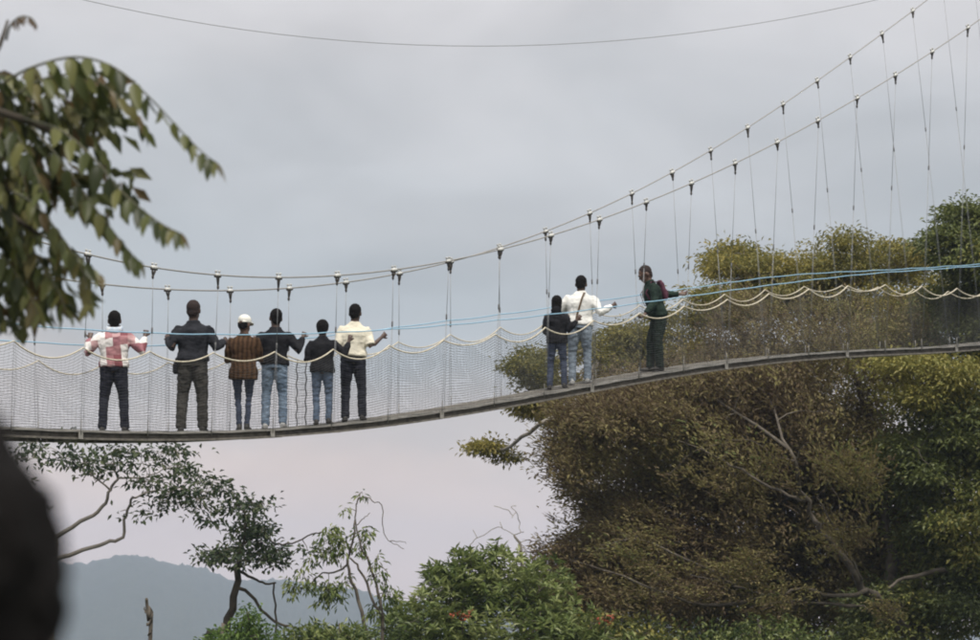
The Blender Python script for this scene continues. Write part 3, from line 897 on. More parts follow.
p8, l8 = visitor(580, -0.08, 1.70, -0.05, {'l': (570, 305, 0.30), 'r': (612, 306, 0.14)}, elbows={'l': (-0.6, 0, -0.9), 'r': (0.3, -0.5, -0.9)}, seed=8, build=1.14, lean=(0.03, 0.08), neckdrop=.01, head=(0.15, 0.15),
    skin=M['skin'], hairmat=M['hair'], hair='short', trousers=dict(mat=M['jeanpale'], w=1.05), shoe=M['shoepale'], feet=((-0.12, 0), (0.12, 0)),
    top=dict(mat=M['white'], hem=0.0, sleeve=1.0), label='person in white shirt and pale jeans with a strap across the back')
p9, l9 = visitor(656, 0.02, 1.72, 1.85, {'l': (645, 314, -0.30), 'r': (680, 294, 0.32)}, elbows={'l': (0, -1, -0.8), 'r': (0, -1, -0.5)}, seed=9, build=1.1, lean=(0, 0.27), hipshift=(0, -0.03), neckdrop=.012,
    skin=M['skin2'], hairmat=M['cropped'], hair='short', head=(0.1, 0.30), trousers=dict(mat=M['dkgreen2'], w=1.2), shoe=M['shoe'], feet=((-0.09, -0.04), (0.10, 0.05)),
    top=dict(mat=M['dkgreen'], hem=-0.03, sleeve=1.0, name='jacket'), label='person in dark green clothes leaning forward and looking down, wearing a maroon backpack')

# bags carried by the visitors
def to_world(pp, p):
    r = pp['root']; c, s_ = math.cos(r.rotation_euler[2]), math.sin(r.rotation_euler[2]); l = r.location
    return np.array([l[0] + c * p[0] - s_ * p[1], l[1] + s_ * p[0] + c * p[1], l[2] + p[2]])
H9 = p9['H']
c9 = p9['chest'] - p9['Y'] * 0.100 * H9 + p9['t'] * 0.0 * H9
bp_o = empty('backpack', p9['root'].location, 'maroon canvas backpack worn by the person in dark green', 'backpack', rz=p9['root'].rotation_euler[2])
mb = MB(); Xa, Ya, Ta = p9['X'], p9['Y'], p9['t']
mb.tube([c9 - Ta * .16, c9 - Ta * .13, c9, c9 + Ta * .12, c9 + Ta * .18], [(.08, .04), (.12, .055), (.13, .06), (.115, .05), (.06, .03)], 14, Xa)
mb.ell(c9 - Ya * .055 - Ta * .05, (.09, .03, .075), (Xa, Ya, Ta))
me = remesh(mb, 0.012, 3); wrinkle(me, 0.006, 20, 5); fin(me, 'bag_body', M['maroon'], bp_o)
for sg in (-1, 1):
    mb = MB()
    q0 = p9['chest'] + Xa * sg * .075 * H9
    mb.tube([c9 + Ta * .15 + Xa * sg * .06, p9['sh']['r' if sg > 0 else 'l'] - Xa * sg * .05 * H9 + Ta * .045 * H9, q0 + Ya * .085 * H9 + Ta * .02 * H9, q0 + Ya * .06 * H9 - Ta * .09 * H9 + Xa * sg * .03 * H9, c9 - Ta * .13 + Xa * sg * .10],
            [(.022, .006)] * 5, 8)
    mb.build('shoulder_strap', M['maroon'], bp_o)
H2 = p2['H']
pouch = empty('shoulder_pouch', p2['root'].location, 'small black pouch hanging at the hip of the tall person in charcoal', 'bag')
cc = p2['pel'] + np.array([-.128 * H2 * 1.0, .0, -.035 * H2])
mb = MB(); mb.tube([cc - ZV * .085, cc - ZV * .06, cc + ZV * .03, cc + ZV * .075], [(.025, .05), (.04, .075), (.04, .07), (.022, .05)], 12, (1, 0, 0))
fin(remesh(mb, 0.010, 3), 'bag_body', M['black'], pouch)
mb = MB(); mb.tube([cc + ZV * .07, cc + ZV * .12 + np.array([.0, -.01, 0]), p2['pel'] + np.array([-.104 * H2, -.03, .04 * H2])], .008, 6); mb.build('strap', M['black'], pouch)
H8 = p8['H']
sb = empty('sling_bag', p8['root'].location, 'dark sling bag with a brown strap across the white shirt', 'bag', rz=p8['root'].rotation_euler[2])
X8, Y8, T8, b8 = p8['X'], p8['Y'], p8['t'], p8['b']
def back8(x, k, e=0.012):
    dep = {0: .078, 1: .072, 2: .075, 3: .079, 4: .070, 5: .045}[k] * H8 * b8
    wid = {0: .104, 1: .10, 2: .105, 3: .112, 4: .11, 5: .09}[k] * H8 * b8
    yy = -dep * math.sqrt(max(1 - (x / wid) ** 2, 0.02)) - e
    zz = [0.02, .085, .14, .195, .25, .297][k]
    return p8['pel'] + T8 * zz * H8 + X8 * x + Y8 * yy
mb = MB(); mb.tube([back8(-.06, 0), back8(-.045, 1), back8(-.02, 2), back8(.005, 3), back8(.03, 4), back8(.055, 5, .02), p8['neck'] + X8 * .08 + T8 * .0 + Y8 * .02], [(.014, .005)] * 7, 8, X8)
mb.build('strap', M['strap'], sb)
cb = p8['pel'] + X8 * (-.115 * H8 * b8) + Y8 * (-.02) - T8 * .0
mb = MB(); mb.tube([cb - ZV * .10, cb - ZV * .07, cb + ZV * .06, cb + ZV * .09], [(.02, .07), (.04, .10), (.04, .10), (.02, .08)], 12, (1, 0, 0)); mb.tube([cb + ZV * .08, back8(-.06, 0)], .012, 6)
fin(remesh(mb, 0.010, 3), 'bag_body', M['black'], sb)

# onlooker close to the camera
fg = (-0.346, 1.62, gz(-0.346, 1.62))
person(dict(H=1.712, loc=fg, yaw=-0.12, seed=12, build=1.05, hands={'l': (-0.27, 0.06, 0.80), 'r': (0.27, 0.08, 0.80)}, elbows={'l': (-0.2, -1, 0), 'r': (0.2, -1, 0)},
    feet=((-0.11, 0, 0), (0.11, 0.03, 0)), skin=M['skin'], hairmat=M['hair'], hair='afro', trousers=dict(mat=M['navy'], w=1.0), shoe=M['shoe'],
    top=dict(mat=M['black'], hem=0.0, sleeve=1.0), curl=0.35, hairwr=(0.010, 30), label='dark-haired onlooker in black, close by and out of focus, watching the footbridge'))

# ================================================================ trees
RNG = np.random.default_rng(21)
def rdir(n, rng=RNG):
    v = rng.normal(size=(n, 3)); return v / np.linalg.norm(v, axis=1)[:, None]

def leaf_arrays(pos, axis, nrm, L, W, fold=0.25):
    axis = axis / np.linalg.norm(axis, axis=1)[:, None]
    side = np.cross(axis, nrm); side /= np.maximum(np.linalg.norm(side, axis=1), 1e-6)[:, None]
    n = np.cross(side, axis)
    L = L[:, None]; W = W[:, None]
    b = pos; t = pos + axis * L - n * L * 0.08
    m = pos + axis * L * 0.48
    r = m + side * W * 0.5 + n * W * fold; l = m - side * W * 0.5 + n * W * fold
    N = len(pos)
    V = np.stack([b, r, t, l], 1).reshape(-1, 3)
    i = np.arange(N)[:, None] * 4
    F = np.concatenate([np.stack([i[:, 0], i[:, 0] + 1, i[:, 0] + 2], 1), np.stack([i[:, 0], i[:, 0] + 2, i[:, 0] + 3], 1)])
    return V, F

class Tree:
    def __init__(self, name, label, base, bark, leafmat, seed, cat='tree', group=None):
        self.base = np.asarray(base, float)
        self.root = empty(name, base, label, cat, group)
        self.bark, self.leafmat = bark, leafmat; self.twigmat = bark; self.wob = 0.22
        self.rng = np.random.default_rng(seed)
        self.nodes = []; self.rad = []          # skeleton nodes for auto limbs
        self.tr = MB(); self.br = MB(); self.tw = MB()
        self.Lp = []; self.La = []; self.Ln = []; self.LL = []; self.LW = []; self.Lt = []
    def limb(self, pts, r0, r1, n=8, trunk=False, sub=4, wob=None):
        wob = self.wob if wob is None else wob
        pts = [np.asarray(p, float) for p in pts]
        # Catmull-Rom through the given points
        out = []
        for i in range(len(pts) - 1):
            p0 = pts[max(i - 1, 0)]; p1 = pts[i]; p2 = pts[i + 1]; p3 = pts[min(i + 2, len(pts) - 1)]
            for k in range(sub):
                t = k / sub
                q = 0.5 * ((2 * p1) + (-p0 + p2) * t + (2 * p0 - 5 * p1 + 4 * p2 - p3) * t * t + (-p0 + 3 * p1 - 3 * p2 + p3) * t ** 3)
                out.append(q + self.rng.normal(0, wob * max(r0, 0.05), 3) * (1 if (i or k) else 0))
        out.append(pts[-1])
        m = len(out)
        rs = [r0 + (r1 - r0) * (i / (m - 1)) ** 0.8 for i in range(m)]
        if trunk: self.tr.tube(out, rs, n)
        else:
            lm = MB(); lm.tube(out, rs, n); lm.build('limb', self.bark, self.root, origin=self.base)
        self.nodes += out; self.rad += rs
        return out
    def reach(self, targets, r_tip=0.006, r_max=0.05, up=0.15, n=4, twig=True):
        """grow a crooked limb from the nearest skeleton node to each target, nearest targets first"""
        T = np.asarray(targets, float)
        nd = np.array(self.nodes); d0 = np.array([np.min(np.linalg.norm(nd - t, axis=1)) for t in T])
        for t in T[np.argsort(d0)]:
            nd = np.array(self.nodes)
            dist = np.linalg.norm(nd - t, axis=1) + 0.25 * np.maximum(nd[:, 2] - t[2], 0)
            k = int(np.argmin(dist)); s = nd[k]; L = np.linalg.norm(t - s)
            if L < 0.05: continue
            m = 3 if L < 0.8 else (4 if L < 2 else 6)
            pts = [s]
            for i in range(1, m + 1):
                f = i / m
                p = s + (t - s) * f + np.array([0, 0, up * L * math.sin(math.pi * f) * 0.6]) + (self.rng.normal(0, 0.07 * L / math.sqrt(m), 3) if i < m else 0)
                pts.append(p)
            ra = min(self.rad[k] * 0.7, r_max * min(1.0, 0.35 + L * 0.35)); ra = max(ra, r_tip)
            rs = [ra + (r_tip - ra) * (i / m) for i in range(m + 1)]
            self.tw.tube(pts, rs, n, caps=False)
            self.nodes += pts[1:]; self.rad += rs[1:]
    def feather(self, centers, origin, n, lo, ac, th, L, W, tone, jit=0.15, wild=0.55, lift=0.1):
        """long flat sprays of small leaves, each streaming away from the trunk"""
        rng = self.rng; C0 = np.asarray(centers, float); K = len(C0)
        dr = C0 - origin; dr /= np.linalg.norm(dr, axis=1)[:, None]; dr = dr + rdir(K, rng) * wild; dr[:, 2] += lift; dr /= np.linalg.norm(dr, axis=1)[:, None]
        sd = np.cross(dr, np.array([0, 0, 1.0])) + rdir(K, rng) * 0.25; sd /= np.linalg.norm(sd, axis=1)[:, None]; up = np.cross(sd, dr)
        C = np.repeat(C0, n, 0); dr = np.repeat(dr, n, 0); sd = np.repeat(sd, n, 0); up = np.repeat(up, n, 0); N = len(C)
        a, b, c = rng.normal(0, lo, N), rng.normal(0, ac, N), rng.normal(0, th, N)
        self.Lp.append(C + dr * a[:, None] + sd * b[:, None] + up * c[:, None])
        self.La.append(dr + sd * (np.sign(b) * rng.uniform(.2, 1.2, N))[:, None] + rdir(N, rng) * 0.35)
        nr = up * 1.0 + rdir(N, rng) * 0.55; nr[nr[:, 2] < 0] *= -1
        self.Ln.append(nr)
        self.LL.append(L * rng.uniform(.6, 1.25, N)); self.LW.append(W * rng.uniform(.7, 1.2, N))
        self.Lt.append(np.clip(np.repeat(np.broadcast_to(np.asarray(tone, float), (K,)) + rng.normal(0, .08, K), n) + rng.normal(0, jit, N), 0, 1))
    def leaves(self, centers, n, spread, L, W, droop=0.2, flat=0.6, tone=None, jit=0.22, up=0.7):
        rng = self.rng
        C = np.repeat(np.asarray(centers, float), n, axis=0)
        N = len(C)
        o = rng.normal(0, 1, (N, 3)) * np.array([spread, spread, spread * flat])
        ax = o / (np.linalg.norm(o, axis=1)[:, None] + 1e-6) + rdir(N, rng) * 0.8; ax[:, 2] -= droop
        nr = rdir(N, rng); nr[:, 2] = np.abs(nr[:, 2]) + up
        tn = rng.uniform(0, 1, len(centers)) if tone is None else np.broadcast_to(np.asarray(tone, float), (len(centers),))
        tn = np.repeat(tn, n) + rng.normal(0, jit, N)
        self.Lp.append(C + o); self.La.append(ax); self.Ln.append(nr)
        self.LL.append(L * rng.uniform(0.6, 1.25, N)); self.LW.append(W * rng.uniform(0.7, 1.2, N)); self.Lt.append(np.clip(tn, 0.0, 1.0))
    def rosette(self, centers, n, L, W, tone=None, tilt=0.35, jit=0.2):
        """whorls of long leaves radiating from a twig end"""
        rng = self.rng; C = np.asarray(centers, float); K = len(C)
        ax0 = rdir(K, rng) * 0.6; ax0[:, 2] += 0.9; ax0 /= np.linalg.norm(ax0, axis=1)[:, None]
        e1 = np.cross(ax0, rdir(K, rng)); e1 /= np.linalg.norm(e1, axis=1)[:, None]; e2 = np.cross(ax0, e1)
        tn = rng.uniform(0, 1, K) if tone is None else np.broadcast_to(np.asarray(tone, float), (K,))
        for q in range(n):
            a = 2 * math.pi * q / n + rng.normal(0, 0.25, K)
            ax = e1 * np.cos(a)[:, None] + e2 * np.sin(a)[:, None] + ax0 * rng.normal(tilt, 0.35, K)[:, None]
            self.Lp.append(C + rng.normal(0, 0.02, (K, 3))); self.La.append(ax); self.Ln.append(ax0 + rdir(K, rng) * 0.25)
            self.LL.append(L * rng.uniform(0.65, 1.2, K)); self.LW.append(W * rng.uniform(0.75, 1.2, K)); self.Lt.append(np.clip(tn + rng.normal(0, jit, K), 0, 1))
    def done(self, crown='crown'):
        o = self.base
        if self.tr.v: self.tr.build('trunk', self.bark, self.root, origin=o)
        if self.tw.v: self.tw.build('twigs', self.twigmat, self.root, origin=o)['kind'] = 'stuff'
        if self.Lp:
            V, F = leaf_arrays(np.concatenate(self.Lp) - o, np.concatenate(self.La), np.concatenate(self.Ln), np.concatenate(self.LL), np.concatenate(self.LW))
            tn = np.concatenate(self.Lt); tn = np.concatenate([tn, tn])
            link(crown, np_mesh(crown, V, F, self.leafmat, tone=tn), self.root)

def blob(rng, u, v, d, ru, rv, rd, n, shell=0.45, clump=0):
    """points in an ellipsoid given by its photo px extent and depth"""
    q = rng.normal(size=(n, 3)); q /= np.linalg.norm(q, axis=1)[:, None]
    q *= (rng.uniform(0, 1, n) ** shell)[:, None]
    if clump:
        m = max(3, int(n / clump)); sub = q[:m].copy(); w = rng.integers(0, m, n)
        e = rng.normal(size=(n, 3)) * np.array([.20, .15, .20])
        q = np.where((rng.uniform(0, 1, n) < .82)[:, None], sub[w] + e, q)
    k = d / FPX
    c = P(u, v, d)
    return c + q[:, :1] * ru * k * RT + q[:, 1:2] * rv * k * UP + q[:, 2:3] * rd * FW

def base_at(u, d, extra=0.0):
    p = P(u, 640, d); return np.array([p[0], p[1], gz(p[0], p[1]) - extra])

# ---- leaf colours
LM = {}
LM['brown'] = mat_leaf('leaf_brown_dry', [(0.115, 0.078, 0.046), (0.185, 0.140, 0.072), (0.225, 0.188, 0.080), (0.27, 0.24, 0.088), (0.16, 0.19, 0.066)], 0.7, 0.35)
LM['olive'] = mat_leaf('leaf_olive_yellow', [(0.085, 0.095, 0.030), (0.17, 0.165, 0.048), (0.28, 0.24, 0.06), (0.40, 0.32, 0.085)], 0.6, 0.35)
LM['green'] = mat_leaf('leaf_deep_green', [(0.062, 0.080, 0.028), (0.115, 0.138, 0.042), (0.185, 0.20, 0.055), (0.30, 0.265, 0.07)], 0.5, 0.3)
LM['bush'] = mat_leaf('leaf_bush_green', [(0.050, 0.078, 0.024), (0.105, 0.145, 0.040), (0.18, 0.22, 0.065), (0.31, 0.34, 0.13)], 0.42, 0.35)
LM['left'] = mat_leaf('leaf_umbrella_green', [(0.022, 0.038, 0.018), (0.040, 0.062, 0.028), (0.065, 0.09, 0.04), (0.11, 0.13, 0.06)], 0.45, 0.3)
LM['sap'] = mat_leaf('leaf_sapling', [(0.06, 0.11, 0.028), (0.11, 0.18, 0.04), (0.18, 0.26, 0.06)], 0.5, 0.4)
LM['flower'] = mat_leaf('petal_orange_red', [(0.26, 0.055, 0.03), (0.40, 0.10, 0.05)], 0.6, 0.3)

# ---- big brown tree behind the bridge
D1 = 58.0
tb = base_at(930, D1)
T = Tree('brown_tree', 'huge spreading tree with brownish fine foliage and dark forked limbs behind the bridge', tb, M['bark_brown'], LM['brown'], 3)
T.twigmat = M['bark_mid']; T.wob = 0.42
fork = P(893, 622, D1 - 3.2)
T.limb([tb, P(925, 690, D1 - .5), fork], 0.34, 0.15, 10, trunk=True)
main = T.limb([fork, P(868, 588, 54.0), P(842, 556, 53.8), P(822, 528, 53.7), P(806, 502, 53.7), P(790, 450, 53.3), P(770, 400, 56.5)], 0.105, 0.018)
l2_ = T.limb([P(868, 590, 54.0), P(842, 597, 53.7), P(805, 588, 53.5), P(775, 596, 53.5), P(735, 585, 53.8), P(690, 575, 54.2)], 0.050, 0.010)
l3_ = T.limb([P(855, 606, 53.8), P(815, 604, 53.4), P(790, 602, 53.3), P(760, 612, 53.3)], 0.038, 0.009)
l4_ = T.limb([P(862, 580, 53.9), P(845, 548, 53.5), P(826, 512, 53.4), P(818, 496, 53.5)], 0.035, 0.010)
l5_ = T.limb([P(806, 502, 53.7), P(780, 492, 53.9), P(740, 470, 55.5), P(700, 450, 56), P(640, 430, 56.5), P(590, 425, 57)], 0.034, 0.008)
l6_ = T.limb([P(735, 585, 53.8), P(690, 560, 53.5), P(640, 540, 55), P(600, 545, 54.0)], 0.035, 0.010)
l7_ = T.limb([P(775, 596, 53.5), P(720, 606, 53.3), P(660, 592, 53.4), P(612, 572, 55), P(570, 560, 55.5)], 0.042, 0.010)
l8_ = T.limb([fork, P(890, 560, 57), P(880, 480, 58), P(860, 400, 59), P(840, 340, 60)], 0.16, 0.04)
l9_ = T.limb([P(790, 450, 53.3), P(720, 400, 57), P(680, 370, 58), P(640, 370, 58.5)], 0.035, 0.010)
brown_blobs = [  # u, v, d, ru, rv, rd, weight
    (610, 425, 57, 55, 38, 2.2, 1.0), (574, 462, 57, 34, 30, 1.6, .7), (690, 400, 58, 90, 50, 3, 1.6), (800, 345, 59, 95, 50, 3, 1.6), (900, 345, 60, 60, 40, 2.5, .7), (770, 400, 58, 90, 60, 3, 1.6),
    (610, 560, 57.5, 75, 42, 2.5, 1.2), (575, 590, 57, 48, 50, 2.2, .9), (560, 625, 57, 40, 40, 2, .6), (680, 560, 58, 90, 60, 3, 1.5), (650, 500, 59.5, 80, 40, 2, 1.3), (620, 505, 58, 45, 25, 2, .5), (800, 540, 60.5, 110, 90, 1.5, 1.2), (760, 520, 58, 95, 70, 3, 1.6), (740, 460, 59, 90, 50, 3, 1.4),
    (840, 450, 59.5, 80, 60, 2.5, 1.2), (700, 620, 58, 110, 45, 3, 1.4), (830, 600, 59, 110, 60, 2.5, 1.5), (890, 530, 59.5, 70, 60, 2, 1.0)]
spr = []
for (u, v, d, ru, rv, rd, w) in brown_blobs:
    spr.append(blob(T.rng, u, v, d, ru, rv, rd, int(330 * w), clump=26))
spr = np.concatenate(spr)
T.reach(spr[T.rng.choice(len(spr), 1100, replace=False)], 0.005, 0.05)
tone = np.clip(np.array([0.42 + 0.42 * noise.noise((p[0] * .45, p[1] * .3, p[2] * .6)) + 0.12 * noise.noise((p[0] * 1.6, p[1], p[2] * 2)) for p in spr]), 0, 1)
T.feather(spr, fork, 19, 0.24, 0.10, 0.05, 0.115, 0.046, tone, jit=0.14, wild=0.75)
T.leaves(spr, 9, 0.20, 0.12, 0.05, flat=0.5, tone=tone, jit=0.15)
bk = np.concatenate([blob(T.rng, u, v, 61.2, ru, rv, .7, n, 0.5) for u, v, ru, rv, n in ((690, 440, 110, 45, 330), (620, 440, 50, 40, 110), (650, 560, 100, 55, 330), (760, 590, 110, 55, 380), (790, 470, 110, 80, 480), (590, 600, 50, 45, 170), (870, 500, 80, 80, 300), (860, 600, 90, 50, 300))])
T.leaves(bk, 22, 0.26, 0.15, 0.065, flat=0.6, tone=np.clip(T.rng.normal(.4, .25, len(bk)), 0, 1), jit=0.15)
T.feather(spr, fork, 4, 0.22, 0.08, 0.06, 0.34, 0.010, 0.04, jit=0.05)      # fine dry twigs among the leaves
fr = np.concatenate([blob(T.rng, u, v, 53.0, ru, rv, .5, n, clump=12) for u, v, ru, rv, n in ((770, 555, 60, 25, 34), (815, 470, 40, 40, 40), (845, 545, 35, 30, 26), (790, 600, 60, 14, 26), (885, 615, 25, 18, 20), (690, 580, 80, 25, 36), (860, 480, 40, 30, 26), (640, 560, 60, 30, 40), (720, 460, 70, 30, 34))])
T.reach(fr[::3], 0.005, 0.03)
T.feather(fr, fork, 22, 0.24, 0.09, 0.045, 0.115, 0.044, T.rng.uniform(.25, .85, len(fr)), jit=0.13)
T.done()

# ---- olive-yellow tree behind it
D2 = 66.0
tb = base_at(770, D2)
T = Tree('olive_tree', 'wide tree with yellowish olive layered crown rising behind the bridge ropes', tb, M['bark_pale'], LM['olive'], 4)
T.limb([tb, P(775, 600, D2), P(770, 480, D2), P(775, 400, D2)], 0.38, 0.2, 10, trunk=True)
T.limb([P(775, 400, D2), P(740, 340, D2 - .5), P(735, 280, D2 - .5)], 0.13, 0.03)
T.limb([P(775, 400, D2), P(830, 330, D2), P(850, 270, D2)], 0.13, 0.03)
T.limb([P(772, 450, D2), P(700, 400, D2 - 1), P(640, 370, D2 - 1), P(590, 350, D2 - 1.5), P(545, 365, D2 - 2)], 0.14, 0.03)
T.limb([P(600, 356, D2 - 1.5), P(570, 412, D2 - 4), P(548, 420, D2 - 5), P(528, 433, D2 - 4.5), P(505, 450, D2 - 3), P(490, 450, D2 - 2.2)], 0.075, 0.03)
T.limb([P(548, 418, D2 - 2.2), P(535, 408, D2 - 2.2), P(520, 418, D2 - 2.2)], 0.035, 0.015)
ob = [(735, 262, D2, 40, 26, 2.2, .8), (715, 300, D2 - 1, 34, 26, 2, .6), (765, 290, D2, 45, 30, 2, .7), (835, 258, D2, 45, 26, 2, .8), (800, 280, D2, 40, 26, 2, .6), (850, 300, D2, 60, 30, 2, .8), (905, 262, D2 + 1, 42, 22, 2, .7), (920, 300, D2, 40, 26, 2, .5),
      (530, 366, D2 - 2, 26, 22, 1.4, .45), (545, 392, D2 - 2, 34, 16, 1.2, .40), (530, 404, D2 - 2, 18, 8, 1, .10), (560, 428, D2 - 2, 16, 10, 1, .08), (600, 352, D2 - 1.5, 46, 26, 1.8, .6), (655, 340, D2 - 1, 46, 30, 1.8, .6), (620, 385, D2 - 1, 40, 18, 1.5, .35), (690, 345, D2 - 1, 40, 24, 1.6, .5), (488, 443, D2 - 2.2, 16, 11, .5, .14), (538, 412, D2 - 2.2, 20, 9, .6, .12), (507, 455, D2 - 2.2, 9, 5, .3, .05),
      (700, 420, D2 + 2, 120, 60, 2, .8), (850, 420, D2 + 2, 110, 70, 2, .9)]
spr = np.concatenate([blob(T.rng, *b_[:6], int(330 * b_[6]), clump=22) for b_ in ob])
T.reach(spr[T.rng.choice(len(spr), 420, replace=False)], 0.006, 0.05)
tone = np.clip(np.array([0.55 + 0.5 * noise.noise((p[0] * .7, p[1] * .5, p[2] * .9 + 5)) for p in spr]), 0, 1)
T.leaves(spr, 24, 0.19, 0.125, 0.055, flat=0.28, tone=tone, jit=0.16, up=1.0)
T.done()

# ---- deep green tree at the far end
D3 = 57.0
tb = base_at(1010, D3)
T = Tree('dark_green_tree', 'dense deep green broadleaf tree beside the end of the bridge', tb, M['bark_mid'], LM['green'], 6)
T.limb([tb, P(1005, 600, D3), P(1000, 450, D3), P(990, 300, D3), P(985, 230, D3)], 0.34, 0.05, 10, trunk=True)
T.limb([P(1003, 540, D3), P(960, 500, D3 - 1), P(920, 470, D3 - 1.5)], 0.1, 0.03)
T.limb([P(1004, 580, D3), P(950, 570, D3 - 2), P(905, 578, D3 - 2.2), P(885, 590, D3 - 2.3)], 0.08, 0.02)
T.limb([P(1000, 430, D3), P(950, 390, D3 - .5), P(920, 370, D3 - .5)], 0.1, 0.03)
gb = [(978, 224, D3, 36, 26, 1.6, .6), (955, 248, D3, 26, 20, 1.5, .35), (990, 270, D3, 46, 36, 2, .7), (960, 310, D3 + .5, 40, 34, 1.6, .5), (1020, 330, D3, 60, 80, 2, .8),
      (960, 440, D3 - .5, 64, 40, 2.4, 1.1), (910, 455, D3 - 1, 44, 34, 1.8, .6), (965, 520, D3 - 1, 60, 50, 2.2, 1.1), (905, 510, D3, 40, 40, 1.5, .4), (945, 600, D3 - 1.5, 60, 46, 2, 1.0), (1010, 620, D3 - 1, 60, 60, 2, .7), (880, 625, D3 - 2, 40, 28, 1.2, .4), (1030, 450, D3, 50, 90, 2, .8), (955, 470, D3 + 2.6, 75, 60, 1, .9), (950, 570, D3 + 2.6, 75, 60, 1, .9), (985, 350, D3 + 2, 45, 60, 1, .7), (930, 330, D3 + 4, 40, 35, 1, .4), (890, 560, D3 + 3, 40, 60, 1, .5)]
spr = np.concatenate([blob(T.rng, *b_[:6], int(300 * b_[6]), clump=22) for b_ in gb])
T.reach(spr[T.rng.choice(len(spr), 380, replace=False)], 0.006, 0.05)
tone = np.clip(np.array([0.48 + 0.55 * noise.noise((p[0] * .8, p[1] * .6, p[2] * 1.0 + 9)) for p in spr]), 0, 0.8)
T.leaves(spr, 24, 0.18, 0.13, 0.065, flat=0.32, tone=tone, jit=0.16, up=1.0)
yb = [(905, 362, D3 - 1.5, 40, 11, 1.4, .35), (955, 372, D3 - 1.5, 40, 16, 1.6, .5), (930, 395, D3 - 1.2, 46, 16, 1.5, .5), (965, 408, D3 - 1, 30, 14, 1.2, .3)]
sy = np.concatenate([blob(T.rng, *b_[:6], int(300 * b_[6])) for b_ in yb])
T.leaves(sy, 20, 0.2, 0.12, 0.055, flat=0.35, tone=0.92, jit=0.12)
T.done()

# ---- rounded green bush-like tree in front of the gap
D4 = 52.0
tb = base_at(470, D4)
T = Tree('leafy_shrub_tree', 'bright green rounded tree with whorled long leaves and a few orange flowers', tb, M['bark_mid'], LM['bush'], 8)
T.limb([tb, P(472, 690, D4), P(470, 640, D4)], 0.16, 0.09, 8, trunk=True)
T.limb([P(470, 640, D4), P(430, 600, D4 - .3)], 0.06, 0.02); T.limb([P(470, 640, D4), P(500, 580, D4)], 0.06, 0.02); T.limb([P(470, 640, D4), P(540, 590, D4)], 0.06, 0.02)
bb = [(470, 588, D4, 52, 32, 1.2, .9), (435, 618, D4 - .3, 52, 36, 1.3, 1.0), (500, 583, D4 + .3, 40, 36, 1.2, .7), (535, 593, D4 + .5, 44, 38, 1.3, .8), (490, 638, D4 - .8, 80, 40, 1.4, 1.3), (400, 643, D4 - .4, 40, 30, 1.2, .6), (465, 558, D4, 16, 12, .5, .12), (500, 551, D4, 14, 14, .5, 0.07), (440, 573, D4, 20, 12, .5, .15), (560, 633, D4 - .3, 46, 34, 1.2, .7), (600, 653, D4 - .8, 60, 22, 1.2, .6)]
spr = np.concatenate([blob(T.rng, *b_[:6], int(260 * b_[6])) for b_ in bb])
T.reach(spr[T.rng.choice(len(spr), 420, replace=False)], 0.005, 0.03)
tone = np.clip(np.array([0.62 + 0.5 * noise.noise((p[0] * 1.1, p[1], p[2] * 1.3 + 2)) for p in spr]), 0, 1)
T.rosette(spr, 7, 0.19, 0.058, tone=tone, tilt=0.25)
T.done()
for k_, (u, v, d) in enumerate([(457, 613, D4 - 2.2), (466, 617, D4 - 2.2), (470, 612, D4 - 2.2)]):
    pass
fl = Tree('flower_cluster', 'orange-red blossoms at the front of the bright green tree', P(462, 624, D4 - 1.9), M['bark_mid'], LM['flower'], 9, cat='flowers')
fl.limb([P(462, 634, D4 - 1.7), P(463, 622, D4 - 1.9), P(465, 614, D4 - 2.0)], 0.012, 0.006, 5)
fl.rosette(np.array([P(u, v, D4 - 2.0) for u, v in ((452, 616), (459, 614), (466, 617), (470, 612), (463, 619))]), 6, 0.085, 0.05)
fl.done('petals')
fl = Tree('flower_cluster', 'orange-red blossoms low in front of the big brown tree', P(605, 622, 51), M['bark_mid'], LM['flower'], 10, cat='flowers')
fl.limb([P(605, 634, 51.2), P(605, 620, 51), P(606, 612, 50.8)], 0.012, 0.006, 5)
fl.rosette(np.array([P(u, v, 50.9) for u, v in ((600, 619), (606, 621), (612, 617), (610, 623))]), 6, 0.08, 0.045)
fl.done('petals')

# ---- umbrella tree under the deck, two tiers leaning from the left
D5 = 47.0
tb = base_at(45, D5)
T = Tree('umbrella_tree', 'pale-limbed umbrella tree with open dark green tiers just below the deck', tb, M['bark_pale'], LM['left'], 13)
T.limb([tb, P(50, 640, D5), P(53, 560, D5), P(55, 535, D5)], 0.085, 0.05, 9, trunk=True)
T.limb([P(53, 560, D5), P(75, 553, D5), P(105, 543, D5), P(122, 537, D5), P(126, 515, D5), P(132, 498, D5 - .2)], 0.042, 0.02)
T.limb([P(55, 538, D5), P(80, 522, D5), P(103, 508, D5), P(110, 490, D5), P(118, 478, D5)], 0.042, 0.02)
T.limb([P(118, 478, D5), P(112, 462, D5), P(114, 450, D5)], 0.02, 0.010); T.limb([P(118, 478, D5), P(145, 478, D5), P(165, 468, D5)], 0.018, 0.008)
T.limb([P(132, 498, D5 - .2), P(160, 490, D5), P(185, 495, D5), P(205, 505, D5)], 0.018, 0.008); T.limb([P(110, 490, D5), P(85, 470, D5), P(70, 462, D5)], 0.018, 0.008)
